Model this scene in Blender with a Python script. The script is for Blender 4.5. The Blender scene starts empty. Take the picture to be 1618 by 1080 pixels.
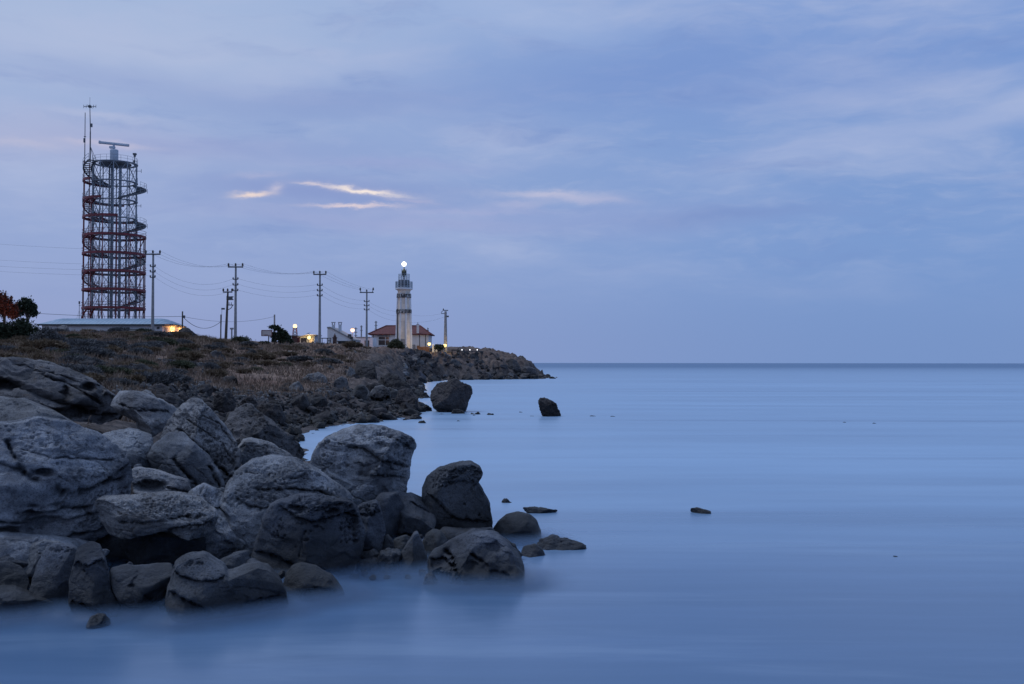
import bpy, bmesh, math, random
import numpy as np
from mathutils import Vector, Matrix

sc = bpy.context.scene
col = sc.collection
R = math.radians

# ------------------------------------------------------------------ camera
FPX = 1573.0                     # focal length in pixels of the 1618 px wide photo
CAMZ = 3.0
PITCH = math.atan(33.0 / FPX)
cam = bpy.data.cameras.new('camera')
cam.sensor_width = 36.0
cam.lens = FPX / 1618.0 * 36.0
cam.clip_start = 0.1
cam.clip_end = 90000.0
cam_o = bpy.data.objects.new('camera', cam)
col.objects.link(cam_o)
cam_o.location = (0, 0, CAMZ)
cam_o.rotation_euler = (math.pi / 2 + PITCH, R(-0.05), 0)
sc.camera = cam_o

def at(px, py, Y):
    """world point that the photo shows at pixel (px, py) if it stands Y metres ahead"""
    u = (px - 809.0) / FPX
    v = -(py - 540.0) / FPX
    dy = math.cos(PITCH) - v * math.sin(PITCH)
    dz = math.sin(PITCH) + v * math.cos(PITCH)
    k = Y / dy
    return Vector((u * k, Y, CAMZ + dz * k))

def ywater(py):
    return CAMZ * FPX / (py - 573.0)

# ------------------------------------------------------------------ node helper
class NT:
    def __init__(s, tree):
        s.t = tree; s.n = tree.nodes; s.l = tree.links
    def new(s, kind, **kw):
        n = s.n.new(kind)
        for k, v in kw.items():
            setattr(n, k, v)
        return n
    def put(s, sock, v):
        if isinstance(v, bpy.types.NodeSocket):
            s.l.new(v, sock)
        else:
            sock.default_value = v
    def m(s, op, a, b=0.0, c=None, clamp=False):
        n = s.new('ShaderNodeMath', operation=op); n.use_clamp = clamp
        s.put(n.inputs[0], a); s.put(n.inputs[1], b)
        if c is not None: s.put(n.inputs[2], c)
        return n.outputs[0]
    def mix(s, f, a, b, mode='MIX'):
        n = s.new('ShaderNodeMix', data_type='RGBA', blend_type=mode)
        n.clamp_factor = True
        s.put(n.inputs[0], f); s.put(n.inputs[6], a); s.put(n.inputs[7], b)
        return n.outputs[2]
    def noise(s, vec, scale, detail=4, rough=.55, dist=0.0):
        n = s.new('ShaderNodeTexNoise')
        if vec is not None: s.l.new(vec, n.inputs['Vector'])
        s.put(n.inputs['Scale'], scale); n.inputs['Detail'].default_value = detail
        n.inputs['Roughness'].default_value = rough; n.inputs['Distortion'].default_value = dist
        return n.outputs[0]
    def voro(s, vec, scale, feature='F1'):
        n = s.new('ShaderNodeTexVoronoi', feature=feature)
        s.l.new(vec, n.inputs['Vector']); s.put(n.inputs['Scale'], scale)
        return n.outputs[0]
    def smooth(s, v, lo, hi):
        n = s.new('ShaderNodeMapRange', interpolation_type='SMOOTHSTEP')
        s.put(n.inputs[0], v); n.inputs[1].default_value = lo; n.inputs[2].default_value = hi
        return n.outputs[0]
    def scale(s, vec, sx, sy, sz, rot=(0, 0, 0)):
        n = s.new('ShaderNodeMapping')
        s.l.new(vec, n.inputs[0]); n.inputs['Scale'].default_value = (sx, sy, sz)
        n.inputs['Rotation'].default_value = rot
        return n.outputs[0]
    def bump(s, h, strength, dist, normal=None):
        n = s.new('ShaderNodeBump'); s.l.new(h, n.inputs['Height'])
        n.inputs['Strength'].default_value = strength; n.inputs['Distance'].default_value = dist
        if normal is not None: s.l.new(normal, n.inputs['Normal'])
        return n.outputs[0]

def C(r, g, b):
    return (r, g, b, 1.0)

def lin(r, g, b):
    f = lambda c: (c / 255 / 12.92) if c / 255 <= .04045 else ((c / 255 + .055) / 1.055) ** 2.4
    return (f(r), f(g), f(b), 1.0)

# ------------------------------------------------------------------ sky
SUN_EL, SUN_AZ = 58.0, -62.0
SKY_K = 0.10
world = bpy.data.worlds.new('World'); sc.world = world
world.use_nodes = True
w = NT(world.node_tree); w.n.clear()
tc = w.new('ShaderNodeTexCoord').outputs['Generated']
sep = w.new('ShaderNodeSeparateXYZ'); w.l.new(tc, sep.inputs[0])
dx, dy_, dz = sep.outputs
az = w.m('ARCTAN2', dx, dy_)                 # 0 ahead, positive to the east
el = w.m('ARCSINE', dz)
sky = w.new('ShaderNodeTexSky', sky_type='NISHITA')
sky.sun_disc = False
sky.sun_elevation = R(1.0); sky.sun_rotation = R(SUN_AZ)
sky.air_density = 1.0; sky.dust_density = 1.0; sky.ozone_density = 3.0

cx3 = w.new('ShaderNodeCombineXYZ'); w.put(cx3.inputs[0], az); w.put(cx3.inputs[1], el)
ae = cx3.outputs[0]
warp = w.noise(w.scale(ae, 4, 9, 1), 1.0, 4, .6)
warp2 = w.noise(w.scale(ae, 3, 7, 1), 1.0, 4, .6, .4)
elw = w.m('ADD', el, w.m('MULTIPLY', w.m('SUBTRACT', warp, .5), .060))
azw = w.m('ADD', az, w.m('MULTIPLY', w.m('SUBTRACT', warp2, .5), .12))
cx4 = w.new('ShaderNodeCombineXYZ'); w.put(cx4.inputs[0], azw); w.put(cx4.inputs[1], elw)
aew = cx4.outputs[0]

def azel(px, py):
    v = at(px, py, 1.0) - Vector((0, 0, CAMZ))
    v.normalize()
    return math.atan2(v.x, v.y), math.asin(v.z)

def blob(px, py, rx, ry, slope=0.0, fine=False, power=1.0):
    """soft elongated patch of cloud at a compass bearing and height in the sky"""
    a0, e0 = azel(px, py)
    ra, re = rx / FPX, ry / FPX
    A = w.m('SUBTRACT', azw if not fine else azf, a0)
    E = w.m('SUBTRACT', elw if not fine else elf, e0)
    E = w.m('SUBTRACT', E, w.m('MULTIPLY', A, slope))
    q = w.m('ADD', w.m('POWER', w.m('ABSOLUTE', w.m('DIVIDE', A, ra)), 2.0),
            w.m('POWER', w.m('ABSOLUTE', w.m('DIVIDE', E, re)), 2.0))
    return w.m('EXPONENT', w.m('MULTIPLY', q, -1.0))

wf = w.noise(w.scale(ae, 34, 90, 1), 1.0, 5, .65)
elf = w.m('ADD', el, w.m('MULTIPLY', w.m('SUBTRACT', wf, .5), .013))
wf2 = w.noise(w.scale(ae, 14, 40, 1), 1.0, 3, .6, .3)
azf = w.m('ADD', az, w.m('MULTIPLY', w.m('SUBTRACT', wf2, .5), .035))

# base colour of the overcast dusk sky: lavender over the land, bluer over the open sea
fx = w.smooth(az, -.42, .42)
lowc = w.mix(fx, lin(146, 160, 204), lin(121, 150, 201))
midc = w.mix(fx, lin(151, 170, 213), lin(124, 156, 209))
highc = w.mix(fx, lin(164, 185, 221), lin(122, 155, 212))
base = w.mix(w.smooth(el, .0, .13), lowc, midc)
base = w.mix(w.smooth(el, .12, .34), base, highc)
# soft streaked cloud layer
n1 = w.noise(w.scale(aew, 3.0, 13.0, 1, (0, 0, R(-7))), 1.0, 6, .55)
n2 = w.noise(w.scale(aew, 5.5, 30.0, 1, (0, 0, R(5))), 1.0, 6, .6)
amt = w.smooth(el, .03, .16)
st = w.m('MULTIPLY', w.smooth(n1, .42, .74), w.m('MULTIPLY', amt, .80))
base = w.mix(st, base, lin(178, 190, 223))
st = w.m('MULTIPLY', w.smooth(n2, .50, .78), w.m('MULTIPLY', amt, .60))
base = w.mix(st, base, lin(116, 143, 200))
n3 = w.noise(w.scale(aew, 14, 60, 1, (0, 0, R(4))), 1.0, 6, .62)
base = w.mix(w.m('MULTIPLY', w.m('MULTIPLY', w.smooth(n3, .46, .70), amt), .26), base, lin(172, 186, 220))
for px, py, rx, ry, sl, k, c in (
        (140, 60, 420, 60, .05, .50, (180, 192, 222)), (820, 20, 150, 40, -.1, .5, (172, 190, 226)),
        (60, 215, 230, 26, .0, .55, (182, 186, 216)), (1540, 185, 190, 20, .12, .62, (172, 186, 222)),
        (1220, 245, 150, 18, .12, .42, (162, 178, 219)), (950, 340, 260, 22, -.03, .38, (158, 170, 214)),
        (1000, 120, 330, 62, .05, .62, (118, 147, 206)), (520, 165, 260, 30, .03, .45, (128, 148, 202)),
        (1420, 110, 260, 40, .1, .30, (118, 148, 207)), (330, 235, 260, 22, .02, .35, (132, 148, 203)),
        (500, 308, 190, 26, .0, .62, (134, 150, 203)), (1130, 345, 130, 12, .0, .55, (122, 146, 200)),
        (600, 352, 300, 14, -.02, .45, (158, 166, 210)), (170, 120, 160, 24, .0, .3, (140, 156, 206)),
        (620, 262, 160, 10, .02, .4, (156, 166, 212))):
    base = w.mix(w.m('MULTIPLY', blob(px, py, rx, ry, sl), k), base, lin(*c))
# gaps in the cloud with the last sunset light behind
for px, py, rx, ry, sl, k, c in (
        (560, 299, 66, 5.0, -.085, .5, (212, 202, 216)), (578, 302, 50, 3.4, -.11, 1.0, (249, 236, 228)), (492, 291, 24, 2.4, .0, .6, (226, 214, 220)), (410, 276, 40, 4, .1, .35, (186, 186, 216)), (650, 318, 40, 3, -.1, .4, (190, 186, 214)),
        (400, 307, 22, 4.2, .08, .95, (242, 222, 214)), (430, 297, 11, 6.0, .3, .55, (214, 206, 220)),
        (562, 325, 60, 2.8, .02, .90, (228, 212, 218)), (866, 307, 78, 6.0, -.02, .60, (206, 202, 222)),
        (930, 315, 60, 6.0, -.06, .50, (192, 192, 219)), (825, 322, 50, 6.0, .05, .45, (186, 188, 218)),
        (168, 228, 60, 5.0, -.02, .55, (205, 198, 216)), (40, 226, 60, 6.0, -.02, .45, (196, 194, 216)),
        (165, 183, 70, 6.0, -.04, .45, (188, 194, 222)), (730, 334, 120, 5.0, .0, .40, (172, 178, 216))):
    base = w.mix(w.m('MULTIPLY', blob(px, py, rx, ry, sl, True), k), base, lin(*c))
# higher up and all round: even cloud, a little brighter towards the zenith
up = w.smooth(el, .40, .95)
base = w.mix(up, base, lin(150, 176, 220))
haloz = w.new('ShaderNodeVectorMath', operation='SCALE')
w.l.new(base, haloz.inputs[0]); haloz.inputs['Scale'].default_value = 1.0 / SKY_K
tot = w.mix(0.025, haloz.outputs[0], sky.outputs[0])
bg = w.new('ShaderNodeBackground')
w.l.new(tot, bg.inputs[0]); bg.inputs[1].default_value = SKY_K
wo = w.new('ShaderNodeOutputWorld'); w.l.new(bg.outputs[0], wo.inputs[0])

# ------------------------------------------------------------------ sun behind the clouds, very soft
sun = bpy.data.lights.new('sun', 'SUN')
sun.energy = 1.45; sun.angle = R(24); sun.color = (.74, .83, 1.0)
sun_o = bpy.data.objects.new('sun', sun); col.objects.link(sun_o)
sd = Vector((math.sin(R(SUN_AZ)) * math.cos(R(SUN_EL)), math.cos(R(SUN_AZ)) * math.cos(R(SUN_EL)), math.sin(R(SUN_EL))))
sun_o.rotation_euler = sd.to_track_quat('Z', 'Y').to_euler()

sc.view_settings.view_transform = 'Standard'
sc.view_settings.look = 'None'
sc.view_settings.exposure = 0.0
sc.view_settings.gamma = 1.0
sc.cycles.use_denoising = True
sc.cycles.transparent_max_bounces = 24
sc.cycles.max_bounces = 6
sc.cycles.sample_clamp_indirect = 4.0

# ------------------------------------------------------------------ materials
M = {}
def mat(name):
    m = bpy.data.materials.new(name); m.use_nodes = True
    t = NT(m.node_tree); t.n.clear()
    b = t.new('ShaderNodeBsdfPrincipled')
    o = t.new('ShaderNodeOutputMaterial'); t.l.new(b.outputs[0], o.inputs[0])
    M[name] = m
    return t, b

def simple(name, c, rough=.6, metal=0.0, var=.25, scale=3.0, bump=0.0):
    t, b = mat(name)
    g = t.new('ShaderNodeNewGeometry').outputs['Position']
    n = t.noise(g, scale, 5, .6)
    d = tuple(x * (1 - var) for x in c[:3]) + (1,)
    e = tuple(min(1, x * (1 + var)) for x in c[:3]) + (1,)
    t.put(b.inputs['Base Color'], t.mix(t.smooth(n, .3, .7), d, e))
    b.inputs['Roughness'].default_value = rough; b.inputs['Metallic'].default_value = metal
    if bump: t.l.new(t.bump(n, .6, bump), b.inputs['Normal'])
    return m_(name)

def m_(n): return M[n]

def rockmat(name, dark, pale, wetline=.30, scale=1.0, stain=(.10, .075, .055), pit=.55, rough=.92):
    t, b = mat(name)
    tcn = t.new('ShaderNodeTexCoord')
    P = t.new('ShaderNodeNewGeometry').outputs['Position']
    big = t.noise(P, 1.3 * scale, 5, .6)
    mid = t.noise(t.scale(P, 1, 1, 2.2), 5.0 * scale, 6, .65)
    fine = t.noise(P, 42 * scale, 6, .7)
    str_ = t.noise(t.scale(P, .9, .9, 6, (R(14), R(-11), 0)), 1.7 * scale, 6, .7, .6)
    c = t.mix(t.smooth(big, .32, .68), dark, pale)
    c = t.mix(t.m('MULTIPLY', t.smooth(str_, .55, .75), .35), c, tuple(x * .55 for x in dark[:3]) + (1,))
    c = t.mix(t.m('MULTIPLY', t.smooth(mid, .52, .72), .45), c, stain + (1,))
    c = t.mix(t.m('MULTIPLY', t.smooth(fine, .47, .62), .62), c, tuple(x * .45 for x in dark[:3]) + (1,))
    c = t.mix(t.m('MULTIPLY', t.smooth(mid, .30, .44), -.35), c, pale)
    blot = t.noise(P, 2.7 * scale, 3, .5, .8)
    c = t.mix(t.m('MULTIPLY', t.smooth(blot, .56, .70), .26), c, tuple(x * .42 for x in pale[:3]) + (1,))
    c = t.mix(t.m('MULTIPLY', t.smooth(blot, .42, .30), .30), c, tuple(min(1, x * 1.25) for x in pale[:3]) + (1,))
    # a wet band where the sea has splashed
    sp = t.new('ShaderNodeSeparateXYZ'); t.l.new(P, sp.inputs[0])
    zz = t.m('ADD', sp.outputs[2], t.m('MULTIPLY', t.m('SUBTRACT', big, .5), wetline * 1.6))
    wet = t.smooth(zz, wetline * 1.7, wetline * .3)
    c = t.mix(t.m('MULTIPLY', wet, .80), c, tuple(x * .26 for x in dark[:3]) + (1,))
    rnd = t.new('ShaderNodeObjectInfo').outputs['Random']
    hv = t.new('ShaderNodeHueSaturation'); t.l.new(c, hv.inputs['Color'])
    t.put(hv.inputs['Value'], t.m('ADD', .80, t.m('MULTIPLY', rnd, .42)))
    t.put(hv.inputs['Saturation'], t.m('ADD', .75, t.m('MULTIPLY', t.m('FRACT', t.m('MULTIPLY', rnd, 7.3)), .55)))
    c = hv.outputs[0]
    t.l.new(c, b.inputs['Base Color'])
    t.put(b.inputs['Roughness'], t.m('SUBTRACT', rough, t.m('MULTIPLY', wet, .35)))
    b.inputs['Specular IOR Level'].default_value = .35
    v = t.voro(P, 26 * scale)
    holes = t.m('MULTIPLY', t.smooth(v, .30, .05), t.smooth(mid, .48, .62))
    h = t.m('SUBTRACT', t.m('ADD', t.m('MULTIPLY', fine, .7), t.m('MULTIPLY', str_, .35)), t.m('MULTIPLY', holes, pit * 1.6))
    h = t.m('ADD', h, t.m('MULTIPLY', mid, .7))
    t.l.new(t.bump(h, .75, .05 / scale), b.inputs['Normal'])

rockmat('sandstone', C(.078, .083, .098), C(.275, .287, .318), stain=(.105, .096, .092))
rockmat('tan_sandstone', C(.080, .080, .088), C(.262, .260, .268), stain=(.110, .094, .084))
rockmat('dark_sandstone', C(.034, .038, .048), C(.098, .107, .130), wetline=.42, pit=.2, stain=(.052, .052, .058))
rockmat('brown_strata', C(.040, .039, .042), C(.150, .143, .146), stain=(.085, .058, .042))
rockmat('basalt', C(.020, .018, .019), C(.075, .066, .066), wetline=.35, scale=.5, stain=(.065, .040, .032))
rockmat('headland_rock', C(.026, .024, .026), C(.120, .115, .122), wetline=.6, scale=.22, stain=(.09, .060, .042))
rockmat('cliff_rock', C(.055, .053, .056), C(.215, .210, .215), wetline=.5, scale=.4, stain=(.10, .072, .052))

# sea
def water(name, veil):
    t, b = mat(name)
    P = t.new('ShaderNodeNewGeometry').outputs['Position']
    s1 = t.noise(t.scale(P, .030, .22, 1, (0, 0, R(4))), 1.0, 4, .6)
    s2 = t.noise(t.scale(P, .16, 1.3, 1, (0, 0, R(-3))), 1.0, 4, .6)
    s3 = t.noise(t.scale(P, .010, .05, 1, (0, 0, R(6))), 1.0, 3, .6)
    s = t.m('ADD', t.m('MULTIPLY', s1, .6), t.m('MULTIPLY', s2, .4))
    deep = t.mix(t.smooth(s, .36, .66), C(.080, .147, .252), C(.110, .188, .313))
    # milky churned water over the reefs inside the bay, clear and deep farther out and close in
    sp = t.new('ShaderNodeSeparateXYZ'); t.l.new(P, sp.inputs[0])
    yw = t.m('ADD', sp.outputs[1], t.m('MULTIPLY', t.m('SUBTRACT', s1, .5), 10.0))
    f = t.m('MULTIPLY', t.smooth(yw, 10.5, 27.0), t.smooth(sp.outputs[1], 800.0, 50.0))
    f = t.m('MULTIPLY', f, t.m('ADD', .60, t.m('MULTIPLY', t.smooth(s, .34, .64), .20)))
    f = t.m('MULTIPLY', f, t.m('ADD', .84, t.m('MULTIPLY', t.smooth(s3, .35, .65), .22)))
    rf = t.noise(t.scale(P, .016, .30, 1, (0, 0, R(2))), 1.0, 3, .55, .3)
    f = t.m('MULTIPLY', f, t.m('SUBTRACT', 1.0, t.m('MULTIPLY', t.smooth(rf, .56, .70), .42)))
    sw = t.noise(t.scale(P, .10, .55, 1, (0, 0, R(-9))), 1.0, 5, .65, .5)
    deep = t.mix(t.m('MULTIPLY', t.smooth(sw, .47, .70), .50), deep, C(.19, .275, .39))
    c = t.mix(f, deep, C(.315, .455, .620))
    if veil: c = t.mix(.40, c, C(.24, .35, .53))
    t.l.new(c, b.inputs['Base Color'])
    t.put(b.inputs['Roughness'], t.m('ADD', t.m('ADD', .16, t.m('MULTIPLY', s, .12)), t.m('ADD', t.m('MULTIPLY', f, .20), t.m('MULTIPLY', t.smooth(sp.outputs[1], 120.0, 900.0), .34))))
    b.inputs['IOR'].default_value = 1.33
    if veil:
        at_ = t.new('ShaderNodeAttribute', attribute_name='veil')
        t.l.new(t.m('MULTIPLY', at_.outputs['Fac'], t.m('ADD', .55, s2)), b.inputs['Alpha'])
water('sea_water', False)
# blurred spray of the averaged waves round the rocks: thin translucent veil
water('sea_veil', True)

# land
t, b = mat('heath_ground')
P = t.new('ShaderNodeNewGeometry')
pos, nor = P.outputs['Position'], P.outputs['Normal']
sn = t.new('ShaderNodeSeparateXYZ'); t.l.new(nor, sn.inputs[0])
sp = t.new('ShaderNodeSeparateXYZ'); t.l.new(pos, sp.inputs[0])
b1 = t.noise(pos, .22, 5, .6); b2 = t.noise(pos, 1.1, 6, .65); b3 = t.noise(pos, 7.0, 5, .7)
grass = t.mix(t.smooth(b2, .35, .65), C(.130, .085, .068), C(.260, .180, .138))
grass = t.mix(t.m('MULTIPLY', t.smooth(b1, .45, .65), .6), grass, C(.165, .090, .066))
grass = t.mix(t.m('MULTIPLY', t.smooth(b3, .5, .7), .6), grass, C(.050, .038, .028))
rock = t.mix(t.smooth(b2, .3, .7), C(.040, .033, .032), C(.130, .108, .100))
rock = t.mix(t.m('MULTIPLY', t.smooth(b3, .5, .7), .7), rock, C(.016, .014, .015))
fr = t.m('ADD', t.m('ADD', sn.outputs[2], t.m('MULTIPLY', t.m('SUBTRACT', b2, .5), .55)), t.m('MULTIPLY', t.smooth(sp.outputs[2], .6, 3.0), .22))
f = t.m('MULTIPLY', t.smooth(fr, .86, 1.06), t.smooth(t.m('ADD', sp.outputs[2], t.m('MULTIPLY', b1, 2.0)), 1.6, 3.0))
ate = t.new('ShaderNodeAttribute', attribute_name='grassy')
f = t.m('MULTIPLY', f, ate.outputs['Fac'])
t.l.new(t.mix(f, rock, grass), b.inputs['Base Color'])
b.inputs['Roughness'].default_value = .95
b.inputs['Specular IOR Level'].default_value = .2
h = t.m('ADD', t.m('MULTIPLY', b2, 1.0), t.m('MULTIPLY', b3, .35))
t.l.new(t.bump(h, .9, .25), b.inputs['Normal'])
# ------------------------------------------------------------------ numpy noise
_rng = np.random.RandomState(7)
_perm = _rng.permutation(512).astype(np.int64)
_grad = _rng.normal(size=(512, 3)); _grad /= np.linalg.norm(_grad, axis=1)[:, None]
_rnd = _rng.rand(512, 3)

def _h(ix, iy, iz):
    return _perm[(_perm[(_perm[ix & 511] + iy) & 511] + iz) & 511]

def perlin(p):
    i = np.floor(p).astype(np.int64); f = p - i
    u = f * f * f * (f * (f * 6 - 15) + 10)
    out = 0
    for a in (0, 1):
        wx = u[:, 0] if a else 1 - u[:, 0]
        for b_ in (0, 1):
            wy = u[:, 1] if b_ else 1 - u[:, 1]
            for c in (0, 1):
                wz = u[:, 2] if c else 1 - u[:, 2]
                g = _grad[_h(i[:, 0] + a, i[:, 1] + b_, i[:, 2] + c)]
                d = g[:, 0] * (f[:, 0] - a) + g[:, 1] * (f[:, 1] - b_) + g[:, 2] * (f[:, 2] - c)
                out = out + wx * wy * wz * d
    return out * 1.6

def fbm(p, octv=4, gain=.5, lac=2.03):
    o = 0; a = 1.0
    for k in range(octv):
        o = o + a * perlin(p * (lac ** k) + k * 17.3); a *= gain
    return o

def ridge(p, octv=4, gain=.5):
    o = 0; a = 1.0
    for k in range(octv):
        o = o + a * (1 - np.abs(perlin(p * (2.07 ** k) + k * 11.1)) * 2); a *= gain
    return o

def worley(p):
    """distance to the nearest feature point, and that point's own random number"""
    i = np.floor(p).astype(np.int64)
    best = np.full(len(p), 9.0); idr = np.zeros(len(p))
    for a in (-1, 0, 1):
        for b_ in (-1, 0, 1):
            for c in (-1, 0, 1):
                q = i + (a, b_, c)
                hh = _h(q[:, 0], q[:, 1], q[:, 2])
                d = ((q + _rnd[hh] - p) ** 2).sum(1)
                k = d < best
                best[k] = d[k]; idr[k] = _rnd[(hh[k] * 7 + 3) & 511, 0]
    return np.sqrt(best), idr

def worley2(p):
    """nearest point's random number and how far one is from the border between cells"""
    i = np.floor(p).astype(np.int64)
    b1 = np.full(len(p), 9.0); b2 = np.full(len(p), 9.0); idr = np.zeros(len(p))
    for a in (-1, 0, 1):
        for b_ in (-1, 0, 1):
            for c in (-1, 0, 1):
                q = i + (a, b_, c)
                hh = _h(q[:, 0], q[:, 1], q[:, 2])
                d = ((q + _rnd[hh] - p) ** 2).sum(1)
                k = d < b1
                b2 = np.where(k, b1, np.minimum(b2, d))
                idr[k] = _rnd[(hh[k] * 7 + 3) & 511, 0]
                b1 = np.where(k, d, b1)
    return idr, np.sqrt(b2) - np.sqrt(b1)

def sstep(x, a, b_):
    t_ = np.clip((x - a) / (b_ - a), 0, 1)
    return t_ * t_ * (3 - 2 * t_)

# ------------------------------------------------------------------ object helpers
def tag(o, label=None, cat=None, group=None, kind=None):
    if label: o['label'] = label
    if cat: o['category'] = cat
    if group: o['group'] = group
    if kind: o['kind'] = kind
    return o

def np_mesh(name, v, f, mats=(), smooth=True, quads=False):
    me = bpy.data.meshes.new(name)
    n = 4 if quads else 3
    me.vertices.add(len(v)); me.vertices.foreach_set('co', np.ascontiguousarray(v, dtype=np.float32).ravel())
    me.loops.add(len(f) * n); me.loops.foreach_set('vertex_index', np.ascontiguousarray(f, dtype=np.int32).ravel())
    me.polygons.add(len(f)); me.polygons.foreach_set('loop_start', np.arange(0, len(f) * n, n, dtype=np.int32))
    try: me.polygons.foreach_set('loop_total', np.full(len(f), n, dtype=np.int32))
    except Exception: pass
    me.polygons.foreach_set('use_smooth', np.full(len(f), smooth, dtype=bool))
    for m in mats: me.materials.append(M[m])
    me.update(calc_edges=True)
    me.validate()
    return me

def link(name, me, loc=(0, 0, 0), parent=None):
    o = bpy.data.objects.new(name, me); col.objects.link(o)
    o.location = loc
    if parent is not None: o.parent = parent
    return o

def empty(name, loc, rz=0.0):
    o = bpy.data.objects.new(name, None); col.objects.link(o)
    o.location = loc; o.rotation_euler = (0, 0, rz)
    return o

class MB:
    """collects simple shapes into one mesh"""
    def __init__(s): s.v = []; s.f = []
    def add(s, vs, fs):
        k = len(s.v); s.v += [tuple(x) for x in vs]; s.f += [tuple(i + k for i in q) for q in fs]
        return s
    def box(s, c, d, rz=0.0, taper=1.0):
        x, y, z = d[0] / 2, d[1] / 2, d[2] / 2
        ca, sa = math.cos(rz), math.sin(rz)
        vs = []
        for k, kz in ((1.0, -z), (taper, z)):
            for ax, ay in ((-x, -y), (x, -y), (x, y), (-x, y)):
                ax *= k; ay *= k
                vs.append((c[0] + ax * ca - ay * sa, c[1] + ax * sa + ay * ca, c[2] + kz))
        return s.add(vs, [(3, 2, 1, 0), (4, 5, 6, 7), (0, 1, 5, 4), (1, 2, 6, 5), (2, 3, 7, 6), (3, 0, 4, 7)])
    def tube(s, p, q, r0, r1=None, n=6):
        p = Vector(p); q = Vector(q); r1 = r0 if r1 is None else r1
        d = (q - p).normalized()
        a = d.orthogonal().normalized(); b_ = d.cross(a)
        vs = []
        for c, r in ((p, r0), (q, r1)):
            for k in range(n):
                an = 2 * math.pi * k / n
                vs.append(c + a * (r * math.cos(an)) + b_ * (r * math.sin(an)))
        fs = [(k, (k + 1) % n, n + (k + 1) % n, n + k) for k in range(n)]
        fs += [tuple(reversed(range(n))), tuple(range(n, 2 * n))]
        return s.add(vs, fs)
    def path(s, pts, r, n=5):
        for a, b_ in zip(pts[:-1], pts[1:]): s.tube(a, b_, r, r, n)
        return s
    def lathe(s, prof, c=(0, 0, 0), n=16, ph=0.0):
        vs = []; fs = []
        for r, z in prof:
            for k in range(n):
                an = 2 * math.pi * k / n + ph
                vs.append((c[0] + r * math.cos(an), c[1] + r * math.sin(an), c[2] + z))
        for i in range(len(prof) - 1):
            for k in range(n):
                fs.append((i * n + k, i * n + (k + 1) % n, (i + 1) * n + (k + 1) % n, (i + 1) * n + k))
        fs.append(tuple(reversed(range(n)))); m = (len(prof) - 1) * n
        fs.append(tuple(range(m, m + n)))
        return s.add(vs, fs)
    def ringarc(s, r0, r1, z0, z1, a0=0.0, a1=2 * math.pi, n=48):
        """flat ring (or part of one) with thickness"""
        full = abs(a1 - a0 - 2 * math.pi) < 1e-6
        m = n if full else n + 1
        vs = []
        for k in range(m):
            an = a0 + (a1 - a0) * k / n; ca, sa = math.cos(an), math.sin(an)
            vs += [(r0 * ca, r0 * sa, z0), (r1 * ca, r1 * sa, z0), (r1 * ca, r1 * sa, z1), (r0 * ca, r0 * sa, z1)]
        fs = []
        for k in range(n):
            i = 4 * k; j = 4 * ((k + 1) % m)
            for e in range(4):
                g = (e + 1) % 4
                fs.append((i + e, j + e, j + g, i + g))
        if not full:
            fs += [(0, 1, 2, 3), (4 * n + 3, 4 * n + 2, 4 * n + 1, 4 * n)]
        return s.add(vs, fs)
    def prism(s, poly, d0, d1, axis='y'):
        n = len(poly)
        mk = (lambda a, b_, d: (a, d, b_)) if axis == 'y' else (lambda a, b_, d: (d, a, b_))
        vs = [mk(a, b_, d0) for a, b_ in poly] + [mk(a, b_, d1) for a, b_ in poly]
        fs = [tuple(range(n)), tuple(reversed(range(n, 2 * n)))]
        fs += [(k, n + k, n + (k + 1) % n, (k + 1) % n) for k in range(n)]
        return s.add(vs, fs)
    def sphere(s, c, r, n=12, m=8, sz=1.0):
        prof = [(max(r * math.sin(math.pi * k / m), .001), -r * sz * math.cos(math.pi * k / m)) for k in range(m + 1)]
        return s.lathe(prof, c, n)
    def build(s, name, m, parent=None, loc=(0, 0, 0), smooth=False, bevel=0.0):
        me = bpy.data.meshes.new(name); me.from_pydata(s.v, [], s.f)
        bm = bmesh.new(); bm.from_mesh(me)
        bmesh.ops.recalc_face_normals(bm, faces=bm.faces)
        if bevel: bmesh.ops.bevel(bm, geom=bm.edges[:], offset=bevel, segments=1, affect='EDGES')
        bm.to_mesh(me); bm.free()
        me.materials.append(M[m])
        if smooth:
            for q in me.polygons: q.use_smooth = True
            try: me.set_sharp_from_angle(angle=R(40))
            except Exception: pass
        return link(name, me, loc, parent)

# ------------------------------------------------------------------ the coast and the land
def wat(px, py): return tuple(at(px, py, ywater(py))[:2])
COAST = np.array([(-60.0, 9.5)] + [wat(*q) for q in (
    (-80, 960), (270, 955), (420, 935), (500, 905), (560, 872), (625, 838), (640, 800), (610, 765), (540, 745),
    (478, 716), (458, 690), (500, 675), (560, 668), (640, 662), (668, 655), (660, 640), (653, 622), (648, 607), (690, 600.5),
    (760, 599.5), (840, 598.5), (868, 596.5))] + [(7.0, 205), (2.0, 235), (-20.0, 290), (-400.0, 330), (-400.0, 9.5)])

def coast_dist(x, y):
    """signed distance to the shoreline, positive on land"""
    best = np.full(x.shape, 1e9); ins = np.zeros(x.shape, dtype=bool)
    n = len(COAST)
    for k in range(n):
        ax, ay = COAST[k]; bx, by = COAST[(k + 1) % n]
        ex, ey = bx - ax, by - ay
        tt = np.clip(((x - ax) * ex + (y - ay) * ey) / (ex * ex + ey * ey + 1e-12), 0, 1)
        d = (x - ax - tt * ex) ** 2 + (y - ay - tt * ey) ** 2
        best = np.minimum(best, d)
        if ay != by:
            c = ((ay > y) != (by > y)) & (x < (bx - ax) * (y - ay) / (by - ay) + ax)
            ins ^= c
    return np.where(ins, 1, -1) * np.sqrt(best)

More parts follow.
